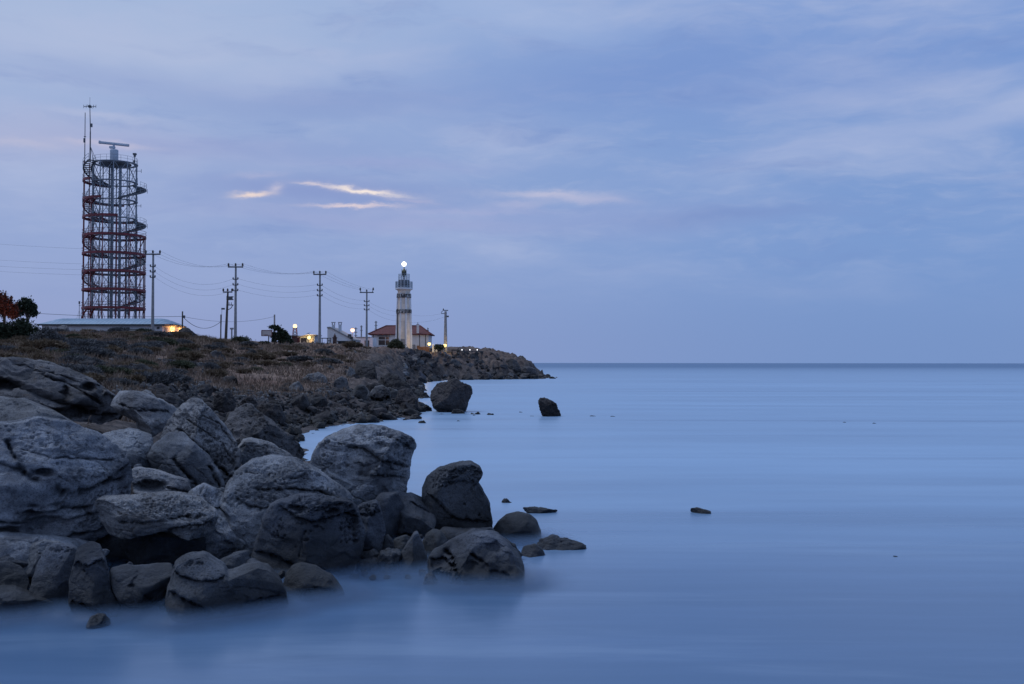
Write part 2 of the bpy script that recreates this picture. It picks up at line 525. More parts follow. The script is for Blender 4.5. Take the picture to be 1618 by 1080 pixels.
_ctl = []
for px, lst in ((-150, ((18, 650), (30, 580), (45, 552), (70, 535), (110, 522), (160, 519), (260, 530))),
                (0, ((18, 690), (24, 625), (32, 588), (45, 560), (70, 540), (110, 528), (160, 522))),
                (150, ((16, 760), (20, 695), (26, 640), (34, 598), (45, 572), (70, 545), (105, 529), (160, 524))),
                (300, ((20, 745), (26, 690), (34, 650), (44, 610), (60, 576), (80, 551), (105, 533), (160, 531))),
                (400, ((34, 700), (40, 668), (46, 640), (56, 612), (75, 575), (95, 552), (120, 546), (200, 540))),
                (500, ((46, 668), (52, 640), (60, 608), (75, 580), (95, 556), (120, 550), (170, 548), (260, 548))),
                (580, ((53, 662), (58, 640), (66, 606), (80, 582), (100, 562), (130, 555), (180, 551))),
                (640, ((58, 650), (66, 630), (80, 612), (110, 585), (140, 580), (160, 566), (176, 554), (190, 553), (250, 552))),
                (710, ((177, 594), (180, 570), (183.5, 557), (190, 556.5), (230, 556))),
                (780, ((185, 594), (189, 573), (194, 559), (225, 560))),
                (825, ((191, 594), (196, 574), (203, 569))), (858, ((194, 595), (199, 588)))):
    for Y, py in lst:
        p = at(px, py, Y); _ctl.append((p.x, p.y, p.z))
_ctl = np.array(_ctl)
_ls = np.log(_ctl[:, 1]);                      # spline in bearing and log distance keeps it even
_uv = np.stack([_ctl[:, 0] / _ctl[:, 1] * 2.2, _ls], 1)
def _tps(r2): return np.where(r2 > 1e-12, .5 * r2 * np.log(r2 + 1e-12), 0)
_n = len(_ctl)
_K = _tps(((_uv[:, None] - _uv[None]) ** 2).sum(2)) + np.eye(_n) * .002
_Pm = np.concatenate([np.ones((_n, 1)), _uv], 1)
_A = np.block([[_K, _Pm], [_Pm.T, np.zeros((3, 3))]])
_W = np.linalg.solve(_A, np.concatenate([_ctl[:, 2], np.zeros(3)]))

def land_z(x, y, rough=True):
    x = np.asarray(x, float); y = np.asarray(y, float); shp = x.shape
    x = x.ravel(); y = y.ravel()
    uv = np.stack([x / np.maximum(y, 4) * 2.2, np.log(np.maximum(y, 4))], 1)
    h = np.zeros(len(x))
    for k in range(_n): h += _W[k] * _tps(((uv - _uv[k]) ** 2).sum(1))
    h += _W[_n] + uv @ _W[_n + 1:]
    h = np.clip(h, .25, 6.6)
    d = coast_dist(x, y)
    if rough:
        P = np.stack([x, y, np.zeros_like(x)], 1)
        d = d + fbm(P * .35, 3) * np.clip(.25 + y * .012, .2, 2.2)
    h = h - .9 * (1 - sstep(y, 14.5, 21))
    w_ = np.clip(.8 + y * .020, 1.0, 3.4)
    k = sstep(d, -.15 * w_, w_)
    z = h * k + (-1.2) * (1 - k) * sstep(-d, -.2, 2.5)
    if rough:
        big = fbm(P * .16, 4); med = ridge(P * .55, 4) - 1.1
        far = sstep(y, 40, 130)
        steep = 1 - sstep(d, 3 + 5 * far, 9 + 14 * far)       # broken rock near the sea, smoother heath inland
        wc, wi = worley(P * np.array([.42, .42, 1]) + 3.3)
        blocks = (wi - .5) * 1.1 + (.5 - wc) * .7
        z = z + np.clip(d * .3 + .5, 0, 1) * (.10 * big + steep * (.16 + .36 * far) * med * 1.0 + steep * (.18 + .62 * far) * blocks * sstep(y, 25, 50) + (1 - steep) * .07 * med)
    return z.reshape(shp)

def gz(x, y): return float(land_z(np.array([x]), np.array([y]), False)[0])

def build_land():
    nu, ny = 760, 720
    u = np.linspace(-.66, .075, nu)
    yy = 9.0 * np.exp(np.linspace(0, math.log(300 / 9.0), ny))
    U, Y = np.meshgrid(u, yy)
    X = U * Y
    Z = land_z(X, Y)
    v = np.stack([X.ravel(), Y.ravel(), Z.ravel()], 1)
    i = np.arange((ny - 1) * nu).reshape(ny - 1, nu)[:, :-1].ravel()
    f = np.stack([i, i + 1, i + nu + 1, i + nu], 1)
    zf = v[f][:, :, 2].max(1)
    f = f[zf > -1.15]
    me = np_mesh('ground', v, f, ['heath_ground'], True, True)
    d = coast_dist(v[:, 0], v[:, 1])
    g = sstep(d, 2.5, 8.0) * sstep(v[:, 1], 20, 30) * (1 - .6 * sstep(v[:, 1], 130, 170))
    if len(me.vertices) == len(v):
        a = me.attributes.new('grassy', 'FLOAT', 'POINT'); a.data.foreach_set('value', g.astype(np.float32))
    o = link('ground', me); tag(o, kind='structure')
    return o
build_land()

# ------------------------------------------------------------------ the sea
def build_sea():
    mb = MB()
    xs = [-30000, -3000, -300, -60, 0, 60, 300, 3000, 30000]; ys = [-200, 0, 20, 60, 200, 1000, 5000, 20000, 60000]
    v = [(x, y, 0) for y in ys for x in xs]; n = len(xs)
    f = [(r * n + c, r * n + c + 1, (r + 1) * n + c + 1, (r + 1) * n + c) for r in range(len(ys) - 1) for c in range(n - 1)]
    o = mb.add(v, f).build('sea', 'sea_water'); tag(o, kind='structure')
build_sea()

WATERLINE = []
def build_spray():
    """sheets of averaged wave crests hugging the rocks"""
    W = np.concatenate(WATERLINE)
    W = W[(W[:, 1] < 26)]
    nx, ny = 300, 200
    x = np.linspace(-10, 5, nx); y = 8.5 * np.exp(np.linspace(0, math.log(26 / 8.5), ny))
    X, Y = np.meshgrid(x, y); q = np.stack([X.ravel(), Y.ravel()], 1)
    d = np.full(len(q), 9.0)
    for k in range(0, len(W), 400):
        c = W[k:k + 400]
        d = np.minimum(d, np.sqrt(((q[:, None] - c[None]) ** 2).sum(2)).min(1))
    z0 = np.zeros(len(q))
    e = np.exp(-(d / .34) ** 2) * sstep(X, -10, -9.5).ravel()
    i = np.arange((ny - 1) * nx).reshape(ny - 1, nx)[:, :-1].ravel()
    f0 = np.stack([i, i + 1, i + nx + 1, i + nx], 1)
    f0 = f0[e[f0].max(1) > .02]
    use = np.unique(f0); re = np.zeros(len(q), dtype=np.int64); re[use] = np.arange(len(use)); f0 = re[f0]
    V = []; F = []; A = []; k = 0
    for h, al in ((.022, .34), (.044, .30), (.066, .25), (.088, .20), (.112, .15), (.138, .10), (.165, .06)):
        V.append(np.column_stack([q[use], h * np.clip(e[use] * 1.6, .2, 1)])); F.append(f0 + k); A.append(e[use] * al); k += len(use)
    me = np_mesh('sea_spray', np.concatenate(V), np.concatenate(F), ['sea_veil'], True, True)
    a = me.attributes.new('veil', 'FLOAT', 'POINT'); a.data.foreach_set('value', np.concatenate(A).astype(np.float32))
    o = link('sea_spray', me); tag(o, kind='stuff')

# ------------------------------------------------------------------ boulders
_ico = {}
def ico(sub):
    if sub not in _ico:
        bm = bmesh.new(); bmesh.ops.create_icosphere(bm, subdivisions=sub, radius=1.0)
        v = np.array([q.co[:] for q in bm.verts]); v /= np.linalg.norm(v, axis=1)[:, None]
        f = np.array([[q.index for q in g.verts] for g in bm.faces])
        e = np.array([[q.index for q in g.verts] for g in bm.edges])
        bm.free(); _ico[sub] = (v, f, e)
    return _ico[sub]

def vnormals(v, f):
    a, b_, c = v[f[:, 0]], v[f[:, 1]], v[f[:, 2]]
    fn = np.cross(b_ - a, c - a)
    n = np.zeros_like(v)
    for j in range(3):
        for ax in range(3): n[:, ax] += np.bincount(f[:, j], fn[:, ax], len(v))
    return n / (np.linalg.norm(n, axis=1)[:, None] + 1e-12)

def relax(v, e, it):
    n = len(v); deg = np.bincount(e.ravel(), minlength=n)[:, None]
    for _ in range(it):
        s_ = np.zeros_like(v)
        for ax in range(3):
            s_[:, ax] = np.bincount(e[:, 0], v[e[:, 1], ax], n) + np.bincount(e[:, 1], v[e[:, 0], ax], n)
        v = v * .5 + s_ / deg * .5
    return v

def outline(poly, nt=360):
    """distance from the middle to the outline in each direction"""
    P = np.array(poly, float)
    a = P; b_ = np.roll(P, -1, 0)
    cr = a[:, 0] * b_[:, 1] - b_[:, 0] * a[:, 1]; A = cr.sum() / 2
    c = ((a + b_) * cr[:, None]).sum(0) / (6 * A)
    th = np.linspace(-math.pi, math.pi, nt, endpoint=False)
    r = np.zeros(nt)
    for k, t_ in enumerate(th):
        d = np.array([math.cos(t_), -math.sin(t_)])      # photo y runs down
        for p, q in zip(a, b_):
            e = q - p; den = d[0] * e[1] - d[1] * e[0]
            if abs(den) < 1e-9: continue
            w_ = p - c
            s_ = (w_[0] * e[1] - w_[1] * e[0]) / den; u_ = (w_[0] * d[1] - w_[1] * d[0]) / den
            if s_ > 0 and -1e-6 <= u_ <= 1 + 1e-6: r[k] = max(r[k], s_)
    ker = np.array([1, 3, 5, 6, 5, 3, 1.]); ker /= ker.sum()
    rr = np.concatenate([r[-3:], r, r[:3]])
    return c, th, np.convolve(rr, ker, 'valid')

def poly_sd(pts, X, Y_):
    """distance to an open polyline, and side (+ above it in the photo)"""
    best = np.full(len(X), 1e9); side = np.zeros(len(X)); al = np.zeros(len(X))
    n = len(pts) - 1
    for k in range(n):
        ax, ay = pts[k]; bx, by = pts[k + 1]; ex, ey = bx - ax, by - ay
        raw = ((X - ax) * ex + (Y_ - ay) * ey) / (ex * ex + ey * ey)
        tt = np.clip(raw, 0, 1)
        d = np.hypot(X - ax - tt * ex, Y_ - ay - tt * ey)
        c = ex * (Y_ - ay) - ey * (X - ax)
        q = d < best
        best[q] = d[q]; side[q] = np.where(c[q] < 0, 1, -1); al[q] = (k + tt[q]) / n
    return best, side, al

def boulder(name, label, cat, poly, Y, mat_, sub=6, p=2.7, depth=.5, lean=.25, cuts=5, seed=1, lump=.05, strata=(.0, .12, 0.0),
            taf=0.0, tcell=5.0, cracks=(), holes=(), rough=.010, sink=0, group=None, planes=(), frac=None, step_=.042, dip=.25, tz=(), spray=True):
    if frac is None: frac = 0 if p < 2.45 else (1.5 if mat_ in ('sandstone', 'tan_sandstone', 'brown_strata') else 1.3 if mat_ in ('basalt', 'cliff_rock', 'headland_rock') else .62)
    if p >= 2.5: p += .9
    poly = [(x, y + (sink if y > max(q[1] for q in poly) - 14 else 0)) for x, y in poly]
    c, th, r = outline(poly)
    cx, cy = c
    s = Y / FPX
    u = (cx - 809.0) / FPX; ca = 1 / math.hypot(1, u)
    dv, f, e = ico(sub)
    tt = np.arctan2(dv[:, 2], dv[:, 0])
    rad = np.interp(tt, np.append(th, math.pi), np.append(r, r[0])) * s
    rho = np.hypot(dv[:, 0], dv[:, 2]); rho = np.maximum(rho, 1e-6)
    sf = rho ** (2 / p); tf = np.abs(dv[:, 1]) ** (2 / p)
    size = float(np.sqrt((r ** 2).mean())) * s
    D = size * 2 * depth
    v = np.stack([sf * rad * dv[:, 0] / rho * ca, np.sign(dv[:, 1]) * tf * D, sf * rad * dv[:, 2] / rho], 1)
    v[:, 1] += lean * v[:, 2]
    rs = np.random.RandomState(seed)
    cutl = list(planes)
    for k in range(cuts + (2 if p >= 2.45 else 0)):
        nrm = np.array([rs.uniform(-.9, .9), -rs.uniform(.35, 1.0), rs.uniform(-.45, .9)])
        cutl.append((nrm, rs.uniform(.56, .82)))
    for nrm, fr in cutl:
        nrm = np.array(nrm, float); nrm /= np.linalg.norm(nrm)
        dd = v @ nrm; lim = fr * dd.max()
        ex = np.maximum(dd - lim, 0)
        v = v - nrm * (ex * .93)[:, None]
    v = relax(v, e, 1)
    off = np.array([seed * 3.71, seed * 1.37, seed * 5.11])
    nv = vnormals(v, f)
    lat = .45 + .55 * np.abs(nv[:, 1])                        # keep the outline, work the faces
    fq = 1.0 / max(size, .05)
    disp = lump * size * fbm(v * fq * 1.6 + off, 3) * 1.4
    v = v + nv * (disp * lat)[:, None]
    # strata: ledges that stick out and recesses between
    if strata[0] > 0:
        hh = v[:, 2] + strata[2] * v[:, 0] + .10 * size * fbm(v * fq * 1.1 + off + 9, 3)
        q = np.stack([hh / strata[1], v[:, 0] * fq * .35, v[:, 1] * fq * .35 + seed], 1)
        led = fbm(q + off, 3, .55)
        led = np.sign(led) * np.abs(led) ** .7
        v = v + nv * (strata[0] * led * lat)[:, None]
    nv = vnormals(v, f)
    front = sstep(-nv[:, 1], -.15, .25)
    PX = cx + v[:, 0] / (s * ca); PY = cy - v[:, 2] / s
    wob = fbm(v * fq * 5 + off, 3)
    for cr in cracks:
        pts, wd, dp, stp = cr
        if mat_ != 'dark_sandstone': wd *= 1.2; dp *= 2.0; stp *= 1.4
        d, sd_, al = poly_sd(pts, PX + wob * 3.0, PY + wob * 2.5)
        fade = sstep(al, -.01, .10) * sstep(-al, -1.01, -.90)
        gro = dp * np.exp(-(d / (.62 * wd)) ** 1.3) * fade * np.clip(.75 + 1.1 * fbm(v * fq * 7 + off + 60, 2), .15, 1.5)
        below = sd_ < 0
        if stp >= 0: rec = stp * np.exp(-d / (wd * 9)) * below * fade
        else: rec = -stp * np.exp(-d / (wd * 9)) * (~below) * fade
        v[:, 1] += (gro + rec) * front
        v = v - nv * ((gro * .25) * front)[:, None]
    for hx, hy, rx, ry, dp in holes:
        q = ((PX + wob * 4 - hx) / rx) ** 2 + ((PY + wob * 3 - hy) / ry) ** 2
        v[:, 1] += dp * np.exp(-q ** 2) * front
    if frac > 0:
        # broken, bedded blocks: each stands a little prouder or deeper, with open joints between
        fq2 = frac / max(size, .15)
        wp = v + .10 * size * np.stack([fbm(v * fq * 2.2 + off + 3 * k, 2) for k in range(3)], 1)
        bed = np.stack([wp[:, 0] * .75, wp[:, 1] * .75, (wp[:, 2] + dip * wp[:, 0]) * 1.9], 1) * fq2
        idr, edge = worley2(bed + off)
        soft = 1.0 if mat_ != 'dark_sandstone' else .45
        jm = soft * sstep(fbm(v * fq * 1.5 + off + 21, 2), -.35, .15)
        v = v + nv * ((step_ * size * (idr - .5) * 2 * sstep(edge, .0, .10) - .055 * size * np.exp(-(edge / .045) ** 2) * jm) * lat)[:, None]
        idr, edge = worley2(bed * 2.3 + off + 7)
        v = v + nv * ((.22 * step_ * size * (idr - .5) * 2 - .016 * size * np.exp(-(edge / .06) ** 2) * jm) * lat)[:, None]
    # honeycomb weathering: steep-sided little pits, thick where the stone is soft
    if taf > 0 or tz:
        msk = .55 * taf * sstep(fbm(v * fq * 1.8 + off + 40, 3) + .30 * nv[:, 2] + .25 * (v[:, 2] / size), .1, .6)
        for q in tz:
            kx = ((PX + wob * 7 - q[0]) / q[2]) ** 2 + ((PY + wob * 5 - q[1]) / q[3]) ** 2
            msk = np.maximum(msk, (q[4] if len(q) > 4 else 1.0) * np.exp(-kx ** 1.5))
        cell = tcell * s
        for kk, (cs, dp) in enumerate(((1.0, .95), (.62, .80), (.40, .60))):
            c_ = cell * cs
            g, idr = worley(v / (c_ * np.array([1.2, 1.0, .85])) + off + 5 * kk)
            rr = .38 + .26 * ((idr * 7.31) % 1)
            pit = (1 - sstep(g, rr * .62, rr)) * (idr < msk * (.95 if kk < 2 else .7))
            v = v - nv * (c_ * dp * pit * (.35 + .65 * lat))[:, None]
    fine = fbm(v * 6.0 + off, 4, .55)
    v = v + nv * (rough * fine)[:, None]
    # turn the depth axis to run along the line of sight and stand it in the world
    yd = Vector((u, 1, 0)).normalized(); xd = Vector((yd.y, -yd.x, 0))
    ctr = at(cx, cy, Y)
    wv = np.stack([v[:, 0] * xd.x + v[:, 1] * yd.x, v[:, 0] * xd.y + v[:, 1] * yd.y, v[:, 2]], 1)
    zw = wv[:, 2] + ctr.z
    wl = np.abs(zw - .04) < .05
    if wl.any() and spray and group == 'boulders piled in the foreground': WATERLINE.append(wv[wl][::3, :2] + np.array([ctr.x, ctr.y]))
    zb = wv[:, 2].min()
    wv[:, 2] -= zb
    o = link(name, np_mesh(name, wv, f, [mat_]), (ctr.x, ctr.y, ctr.z + zb))
    tag(o, label, cat, group)
    return o
# ------------------------------------------------------------------ foreground boulders
TS, SS, DS, BS, BA, CL = 'tan_sandstone', 'sandstone', 'dark_sandstone', 'brown_strata', 'basalt', 'cliff_rock'
FG = 'boulders piled in the foreground'
def B(label, poly, Y, m_=SS, name='boulder', cat='boulder', group=FG, **k):
    return boulder(name, label, cat, poly, Y, m_, group=group, **k)

# the great ledge of bedded sandstone at the near end of the pile
B('huge pale layered sandstone outcrop with long level cracks and a small cave mouth',
  [(-60, 700), (-20, 668), (20, 668), (60, 662), (110, 668), (165, 692), (197, 715), (212, 740), (217, 770), (216, 792), (205, 812), (185, 840),
   (150, 856), (110, 858), (50, 862), (-20, 868), (-60, 850)], 14.2, SS, sub=7, p=3.0, depth=.36, lean=.35, cuts=2, seed=3, lump=.035,
  strata=(0.0210, 0.170, .10), taf=.42, tcell=6.2, sink=0,
  planes=[((-.1, -.75, .65), .72), ((.25, -.95, -.15), .86)],
  cracks=[([(-10, 722), (30, 735), (75, 760), (110, 772), (135, 775), (170, 762), (215, 734)], 2.6, .10, .06),
          ([(35, 765), (85, 772), (130, 779), (160, 768), (205, 757)], 2.6, .13, .05),
          ([(40, 800), (70, 803), (110, 797), (150, 800)], 2.5, .10, .10),
          ([(80, 815), (105, 815), (150, 812), (180, 806)], 2.2, .07, .05),
          ([(-20, 805), (20, 812), (45, 817)], 2.2, .08, .03),
          ([(10, 690), (18, 712), (42, 745), (62, 770)], 3.0, .10, -.05),
          ([(100, 842), (150, 840), (190, 828)], 2.2, .06, .03), ([(30, 705), (80, 718), (140, 724), (190, 730)], 1.6, .05, .02), ([(20, 780), (60, 790), (110, 793)], 1.6, .05, .03), ([(0, 845), (50, 838), (100, 846)], 2, .07, .04)],
  holes=[(68, 742, 15, 6, .35), (70, 822, 32, 13, .30), (15, 828, 20, 11, .24)], tz=[(110, 748, 60, 7), (120, 788, 75, 14), (60, 795, 40, 14, .8), (60, 700, 60, 16, .35), (150, 826, 36, 8, .7), (165, 705, 40, 14, .3)])
B('broad flat pale slab sloping down behind the layered outcrop, topped by dry stems',
  [(-60, 632), (0, 628), (40, 632), (95, 655), (150, 690), (164, 706), (130, 706), (60, 690), (-60, 700)], 17.0, TS, sub=6, p=3.2, depth=.55, lean=1.1,
  cuts=2, seed=8, lump=.03, strata=(0.0120, 0.119, .45), taf=.30, tcell=5.4,
  cracks=[([(95, 664), (125, 676), (158, 693)], 2.0, .05, .04)], planes=[((-.2, -.55, .8), .6)], tz=[(112, 674, 36, 11, .5)])
B('long dark brown overhanging ledge with two black hollows in its face',
  [(-70, 575), (-20, 568), (40, 566), (75, 572), (110, 583), (150, 600), (176, 622), (205, 640), (218, 655), (214, 676), (165, 674), (110, 664), (60, 646),
   (0, 628), (-70, 618)], 20.5, BS, sub=7, p=2.9, depth=.34, lean=.75, cuts=2, seed=12, lump=.045, strata=(0.0330, 0.170, .42), taf=.18, tcell=5.4,
  planes=[((0, -.6, .8), .62), ((0, -.9, -.4), .80)], rough=.016,
  cracks=[([(-20, 592), (40, 612), (100, 634), (160, 657), (212, 664)], 3.0, .14, .12), ([(60, 590), (110, 606), (165, 640)], 2.0, .08, .04),
          ([(20, 575), (80, 588), (130, 604)], 1.6, .05, .03)],
  holes=[(140, 612, 10, 6, .45), (104, 620, 6, 9, .40), (10, 606, 22, 9, .40), (110, 652, 34, 9, .5), (185, 668, 28, 7, .4), (160, 615, 8, 8, .25)])
B('bleached bedded rock carrying the end of the dark ledge down to the pile',
  [(172, 640), (185, 620), (215, 618), (255, 632), (285, 648), (275, 672), (240, 690), (220, 690), (214, 668), (190, 655)], 19.0, TS, sub=6, p=2.8, depth=.6, lean=.7, cuts=4, seed=15,
  lump=.05, strata=(0.0210, 0.136, .35), planes=[((0, -.6, .8), .66)], cracks=[([(180, 635), (215, 646), (272, 650)], 1.6, .05, .03)])
B('smooth pale hollow-sided boulder tucked behind the layered outcrop',
  [(150, 690), (172, 682), (205, 678), (240, 688), (246, 740), (230, 760), (205, 750), (185, 725)], 17.0, SS, sub=6, depth=.5, lean=.5, cuts=3, seed=18,
  lump=.05, taf=.1, planes=[((-.1, -.5, .85), .6), ((.5, -.8, .1), .7)])
B('great peaked boulder with a pitted shoulder and diagonal split, highest of the pile',
  [(244, 700), (262, 668), (285, 645), (303, 631), (318, 633), (335, 650), (355, 672), (372, 695), (380, 722), (378, 745), (366, 768), (345, 778), (310, 770), (265, 745)],
  17.6, TS, sub=7, depth=.50, lean=.42, cuts=4, seed=21, lump=.045, strata=(0.0132, 0.136, .3), taf=.50, tcell=5.9,
  planes=[((-.45, -.6, .65), .66), ((.55, -.6, .55), .70)],
  cracks=[([(280, 676), (300, 694), (325, 712), (345, 732), (368, 752)], 3.0, .13, .07), ([(318, 655), (345, 668), (372, 700)], 2, .04, .02), ([(290, 660), (320, 676), (350, 698), (374, 735)], 1.6, .05, .02), ([(270, 690), (300, 712), (325, 738)], 1.6, .04, .02)], tz=[(348, 725, 24, 40, .95), (300, 670, 44, 20, .5), (330, 690, 30, 24, .6)])
B('pale wedge-topped block leaning in front of the peaked boulder, shadowed underneath',
  [(232, 722), (240, 704), (262, 686), (288, 684), (306, 700), (330, 722), (346, 744), (356, 768), (340, 785), (310, 775), (285, 752), (245, 742)], 16.9, SS, sub=6, p=3.0,
  depth=.55, lean=.35, cuts=3, seed=24, lump=.04, taf=.12, planes=[((-.1, -.45, .9), .52), ((-.3, -.95, -.2), .70)],
  cracks=[([(270, 720), (285, 735), (305, 757), (318, 772)], 2.6, .10, -.03), ([(330, 735), (340, 755), (352, 772)], 2.2, .09, .02)])
B('thin arched slab with a dark hollow beneath, between the outcrop and the pile',
  [(208, 742), (222, 738), (245, 742), (272, 752), (298, 760), (304, 778), (300, 796), (272, 796), (240, 786), (212, 776)], 15.9, TS, sub=6, depth=.5, lean=.3, cuts=2, seed=27,
  lump=.03, cracks=[([(262, 768), (280, 772), (300, 778)], 1.6, .04, .02)], holes=[(238, 766, 22, 8, .38)])
B('round-topped pitted boulder standing between the overhanging block and the pale hump',
  [(288, 795), (302, 774), (322, 766), (345, 775), (366, 790), (378, 808), (378, 840), (380, 880), (345, 900), (318, 880), (300, 840)], 14.9, SS, sub=6, depth=.55, lean=.1, cuts=3, seed=30,
  lump=.05, taf=.40, tcell=6.1, cracks=[([(335, 800), (352, 802), (372, 812)], 2.4, .08, .06), ([(330, 852), (355, 850), (378, 856)], 1.8, .05, .02)], tz=[(340, 785, 34, 13, .9), (370, 802, 12, 12)])
B('flat-topped honeycombed block jutting out over a black gap',
  [(148, 792), (158, 785), (190, 783), (240, 780), (285, 782), (318, 790), (342, 808), (347, 832), (330, 850), (300, 852), (262, 836), (235, 838), (200, 846), (176, 844), (160, 824)], 14.0,
  TS, sub=7, p=3.2, depth=.42, lean=.18, cuts=2, seed=33, lump=.035, strata=(0.0180, 0.119, .06), taf=.55, tcell=6.2,
  planes=[((0, -.5, .85), .55), ((-.1, -.9, -.45), .78)],
  cracks=[([(180, 818), (230, 820), (270, 812), (330, 815)], 2.2, .06, .03), ([(260, 836), (300, 826), (340, 828)], 2.4, .08, .05)], tz=[(275, 800, 70, 13), (315, 830, 30, 15, .8), (190, 791, 44, 6, .8)])
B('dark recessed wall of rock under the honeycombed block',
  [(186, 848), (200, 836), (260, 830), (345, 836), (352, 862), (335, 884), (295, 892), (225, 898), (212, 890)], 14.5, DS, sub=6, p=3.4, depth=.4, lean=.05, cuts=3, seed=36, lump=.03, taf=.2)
B('broad pale hump, finely pitted on top, beside the largest upright boulder',
  [(352, 790), (358, 768), (375, 745), (398, 728), (430, 724), (470, 731), (515, 752), (560, 788), (556, 806), (500, 815), (440, 838), (412, 870), (384, 876), (364, 842)], 15.6, SS, sub=7,
  depth=.55, lean=.45, cuts=3, seed=39, lump=.045, strata=(0.0108, 0.153, .25), taf=.50, tcell=5.1, planes=[((-.05, -.5, .85), .60)],
  cracks=[([(400, 765), (450, 768), (500, 776), (540, 790)], 2.2, .06, .04), ([(372, 775), (395, 790), (430, 795), (470, 792)], 1.8, .05, .03), ([(385, 745), (430, 748), (490, 757)], 1.5, .03, .02)], tz=[(440, 745, 66, 13, .9), (410, 775, 50, 20, .55), (510, 780, 46, 10, .8)])
B('largest upright boulder, smooth below with a pitted overhanging brow, against the sea',
  [(488, 742), (496, 712), (515, 692), (545, 678), (572, 671), (600, 673), (632, 682), (654, 694), (660, 708), (654, 722), (650, 742), (645, 765), (640, 785), (618, 800), (575, 802), (530, 775), (498, 756)],
  17.4, SS, sub=7, depth=.50, lean=.14, cuts=3, seed=42, lump=.05, strata=(0.0120, 0.170, -.2), taf=.48, tcell=7.0,
  planes=[((-.15, -.5, .8), .68), ((.25, -.9, -.35), .80)],
  cracks=[([(545, 700), (575, 705), (605, 725), (648, 738)], 3.5, .08, .09), ([(560, 742), (600, 748), (645, 756)], 3, .05, .04), ([(590, 682), (625, 690), (655, 712)], 2.5, .05, .03)],
  holes=[(600, 700, 10, 5, .10)], tz=[(605, 685, 50, 9), (640, 702, 18, 18), (600, 732, 60, 7, .9), (540, 700, 30, 14, .4)])
B('rough dark bedded rock behind the pale hump, its ragged end over the cove',
  [(352, 680), (362, 655), (380, 640), (395, 637), (408, 650), (425, 664), (450, 684), (472, 702), (494, 714), (490, 730), (462, 732), (420, 722), (380, 715)], 20.5, BS, sub=7, depth=.5, lean=.5,
  cuts=3, seed=45, lump=.05, strata=(0.0360, 0.170, .5), taf=.35, tcell=5.4, rough=.02, planes=[((-.2, -.5, .85), .6)], tz=[(400, 658, 22, 24, .6), (470, 712, 24, 14, .7)])
B('low pale ridge of rock in front of the rough dark bedded rock',
  [(374, 708), (384, 694), (398, 692), (430, 702), (464, 722), (470, 736), (430, 738), (385, 740)], 18.4, TS, sub=6, depth=.6, lean=.5, cuts=3, seed=48, lump=.05, taf=.4, tcell=5.4, strata=(0.0120, 0.102, .3), tz=[(420, 705, 40, 8, .7)])
B('big dark faceted boulder with a scooped pitted upper edge, before the pale hump',
  [(394, 905), (402, 862), (414, 822), (426, 800), (445, 790), (472, 782), (500, 786), (528, 792), (556, 796), (570, 814), (578, 845), (572, 880), (558, 905), (520, 912), (470, 918), (425, 922)], 14.1, DS, sub=7,
  p=2.8, depth=.46, lean=.22, cuts=3, seed=51, lump=.04, taf=.30, tcell=8.8, planes=[((-.75, -.6, .2), .62), ((.2, -.95, .25), .76), ((-.1, -.45, .9), .80)],
  cracks=[([(440, 795), (470, 815), (500, 822), (545, 812), (572, 822)], 3.2, .10, .10), ([(484, 832), (478, 855), (470, 872)], 2.4, .07, .02), ([(400, 868), (440, 876), (475, 888), (520, 900)], 2.6, .10, .06)],
  holes=[(472, 800, 14, 5, .16), (525, 808, 10, 5, .16), (560, 830, 6, 9, .10)], tz=[(520, 800, 58, 9), (556, 832, 14, 26, .9), (490, 790, 30, 6)])
B('squared grey block with a broken pitted cap wedged beside the dark faceted boulder',
  [(556, 806), (572, 796), (596, 792), (603, 808), (609, 840), (603, 868), (588, 880), (566, 882), (556, 850)], 15.0, DS, sub=6, p=3.2, depth=.5, lean=.1, cuts=3, seed=54, lump=.03, taf=.22, tcell=6.8,
  cracks=[([(560, 810), (578, 812), (602, 806)], 2.0, .07, .05)], tz=[(580, 799, 24, 7)])
B('wind-carved angular rock slumped between the two tall boulders',
  [(620, 790), (628, 778), (648, 781), (668, 788), (684, 806), (690, 822), (684, 840), (660, 852), (632, 852), (622, 828)], 16.6, DS, sub=6, depth=.5, lean=.3, cuts=4, seed=57, lump=.06,
  cracks=[([(648, 792), (665, 802), (682, 812)], 1.8, .08, .03)], holes=[(640, 842, 12, 3, .14)], planes=[((.2, -.5, .85), .62)])
B('tall rounded boulder with a pitted beak-like crest leaning over the water',
  [(666, 790), (667, 768), (675, 752), (690, 741), (712, 735), (728, 731), (745, 730), (758, 736), (764, 749), (756, 754), (751, 756), (764, 774), (774, 797), (779, 822), (777, 838), (757, 848), (720, 856), (692, 846), (678, 822)],
  17.0, DS, sub=7, p=2.5, depth=.48, lean=.10, cuts=2, seed=60, lump=.035, taf=.20, tcell=6.2,
  cracks=[([(670, 772), (690, 786), (705, 802), (720, 815), (750, 818), (779, 820)], 2.6, .08, .08), ([(700, 758), (725, 757), (750, 755)], 3, .02, .05)], tz=[(722, 741, 46, 8), (700, 757, 20, 10, .8), (750, 740, 16, 9), (735, 815, 40, 4, .5)])
B('smooth egg-shaped dark boulder at the seaward end of the pile',
  [(778, 838), (786, 824), (800, 813), (820, 809), (838, 812), (848, 822), (855, 838), (856, 856), (838, 868), (805, 866), (786, 855)], 17.0, DS, sub=6, p=2.2, depth=.55, lean=.1, cuts=1, seed=63, lump=.03, rough=.006)
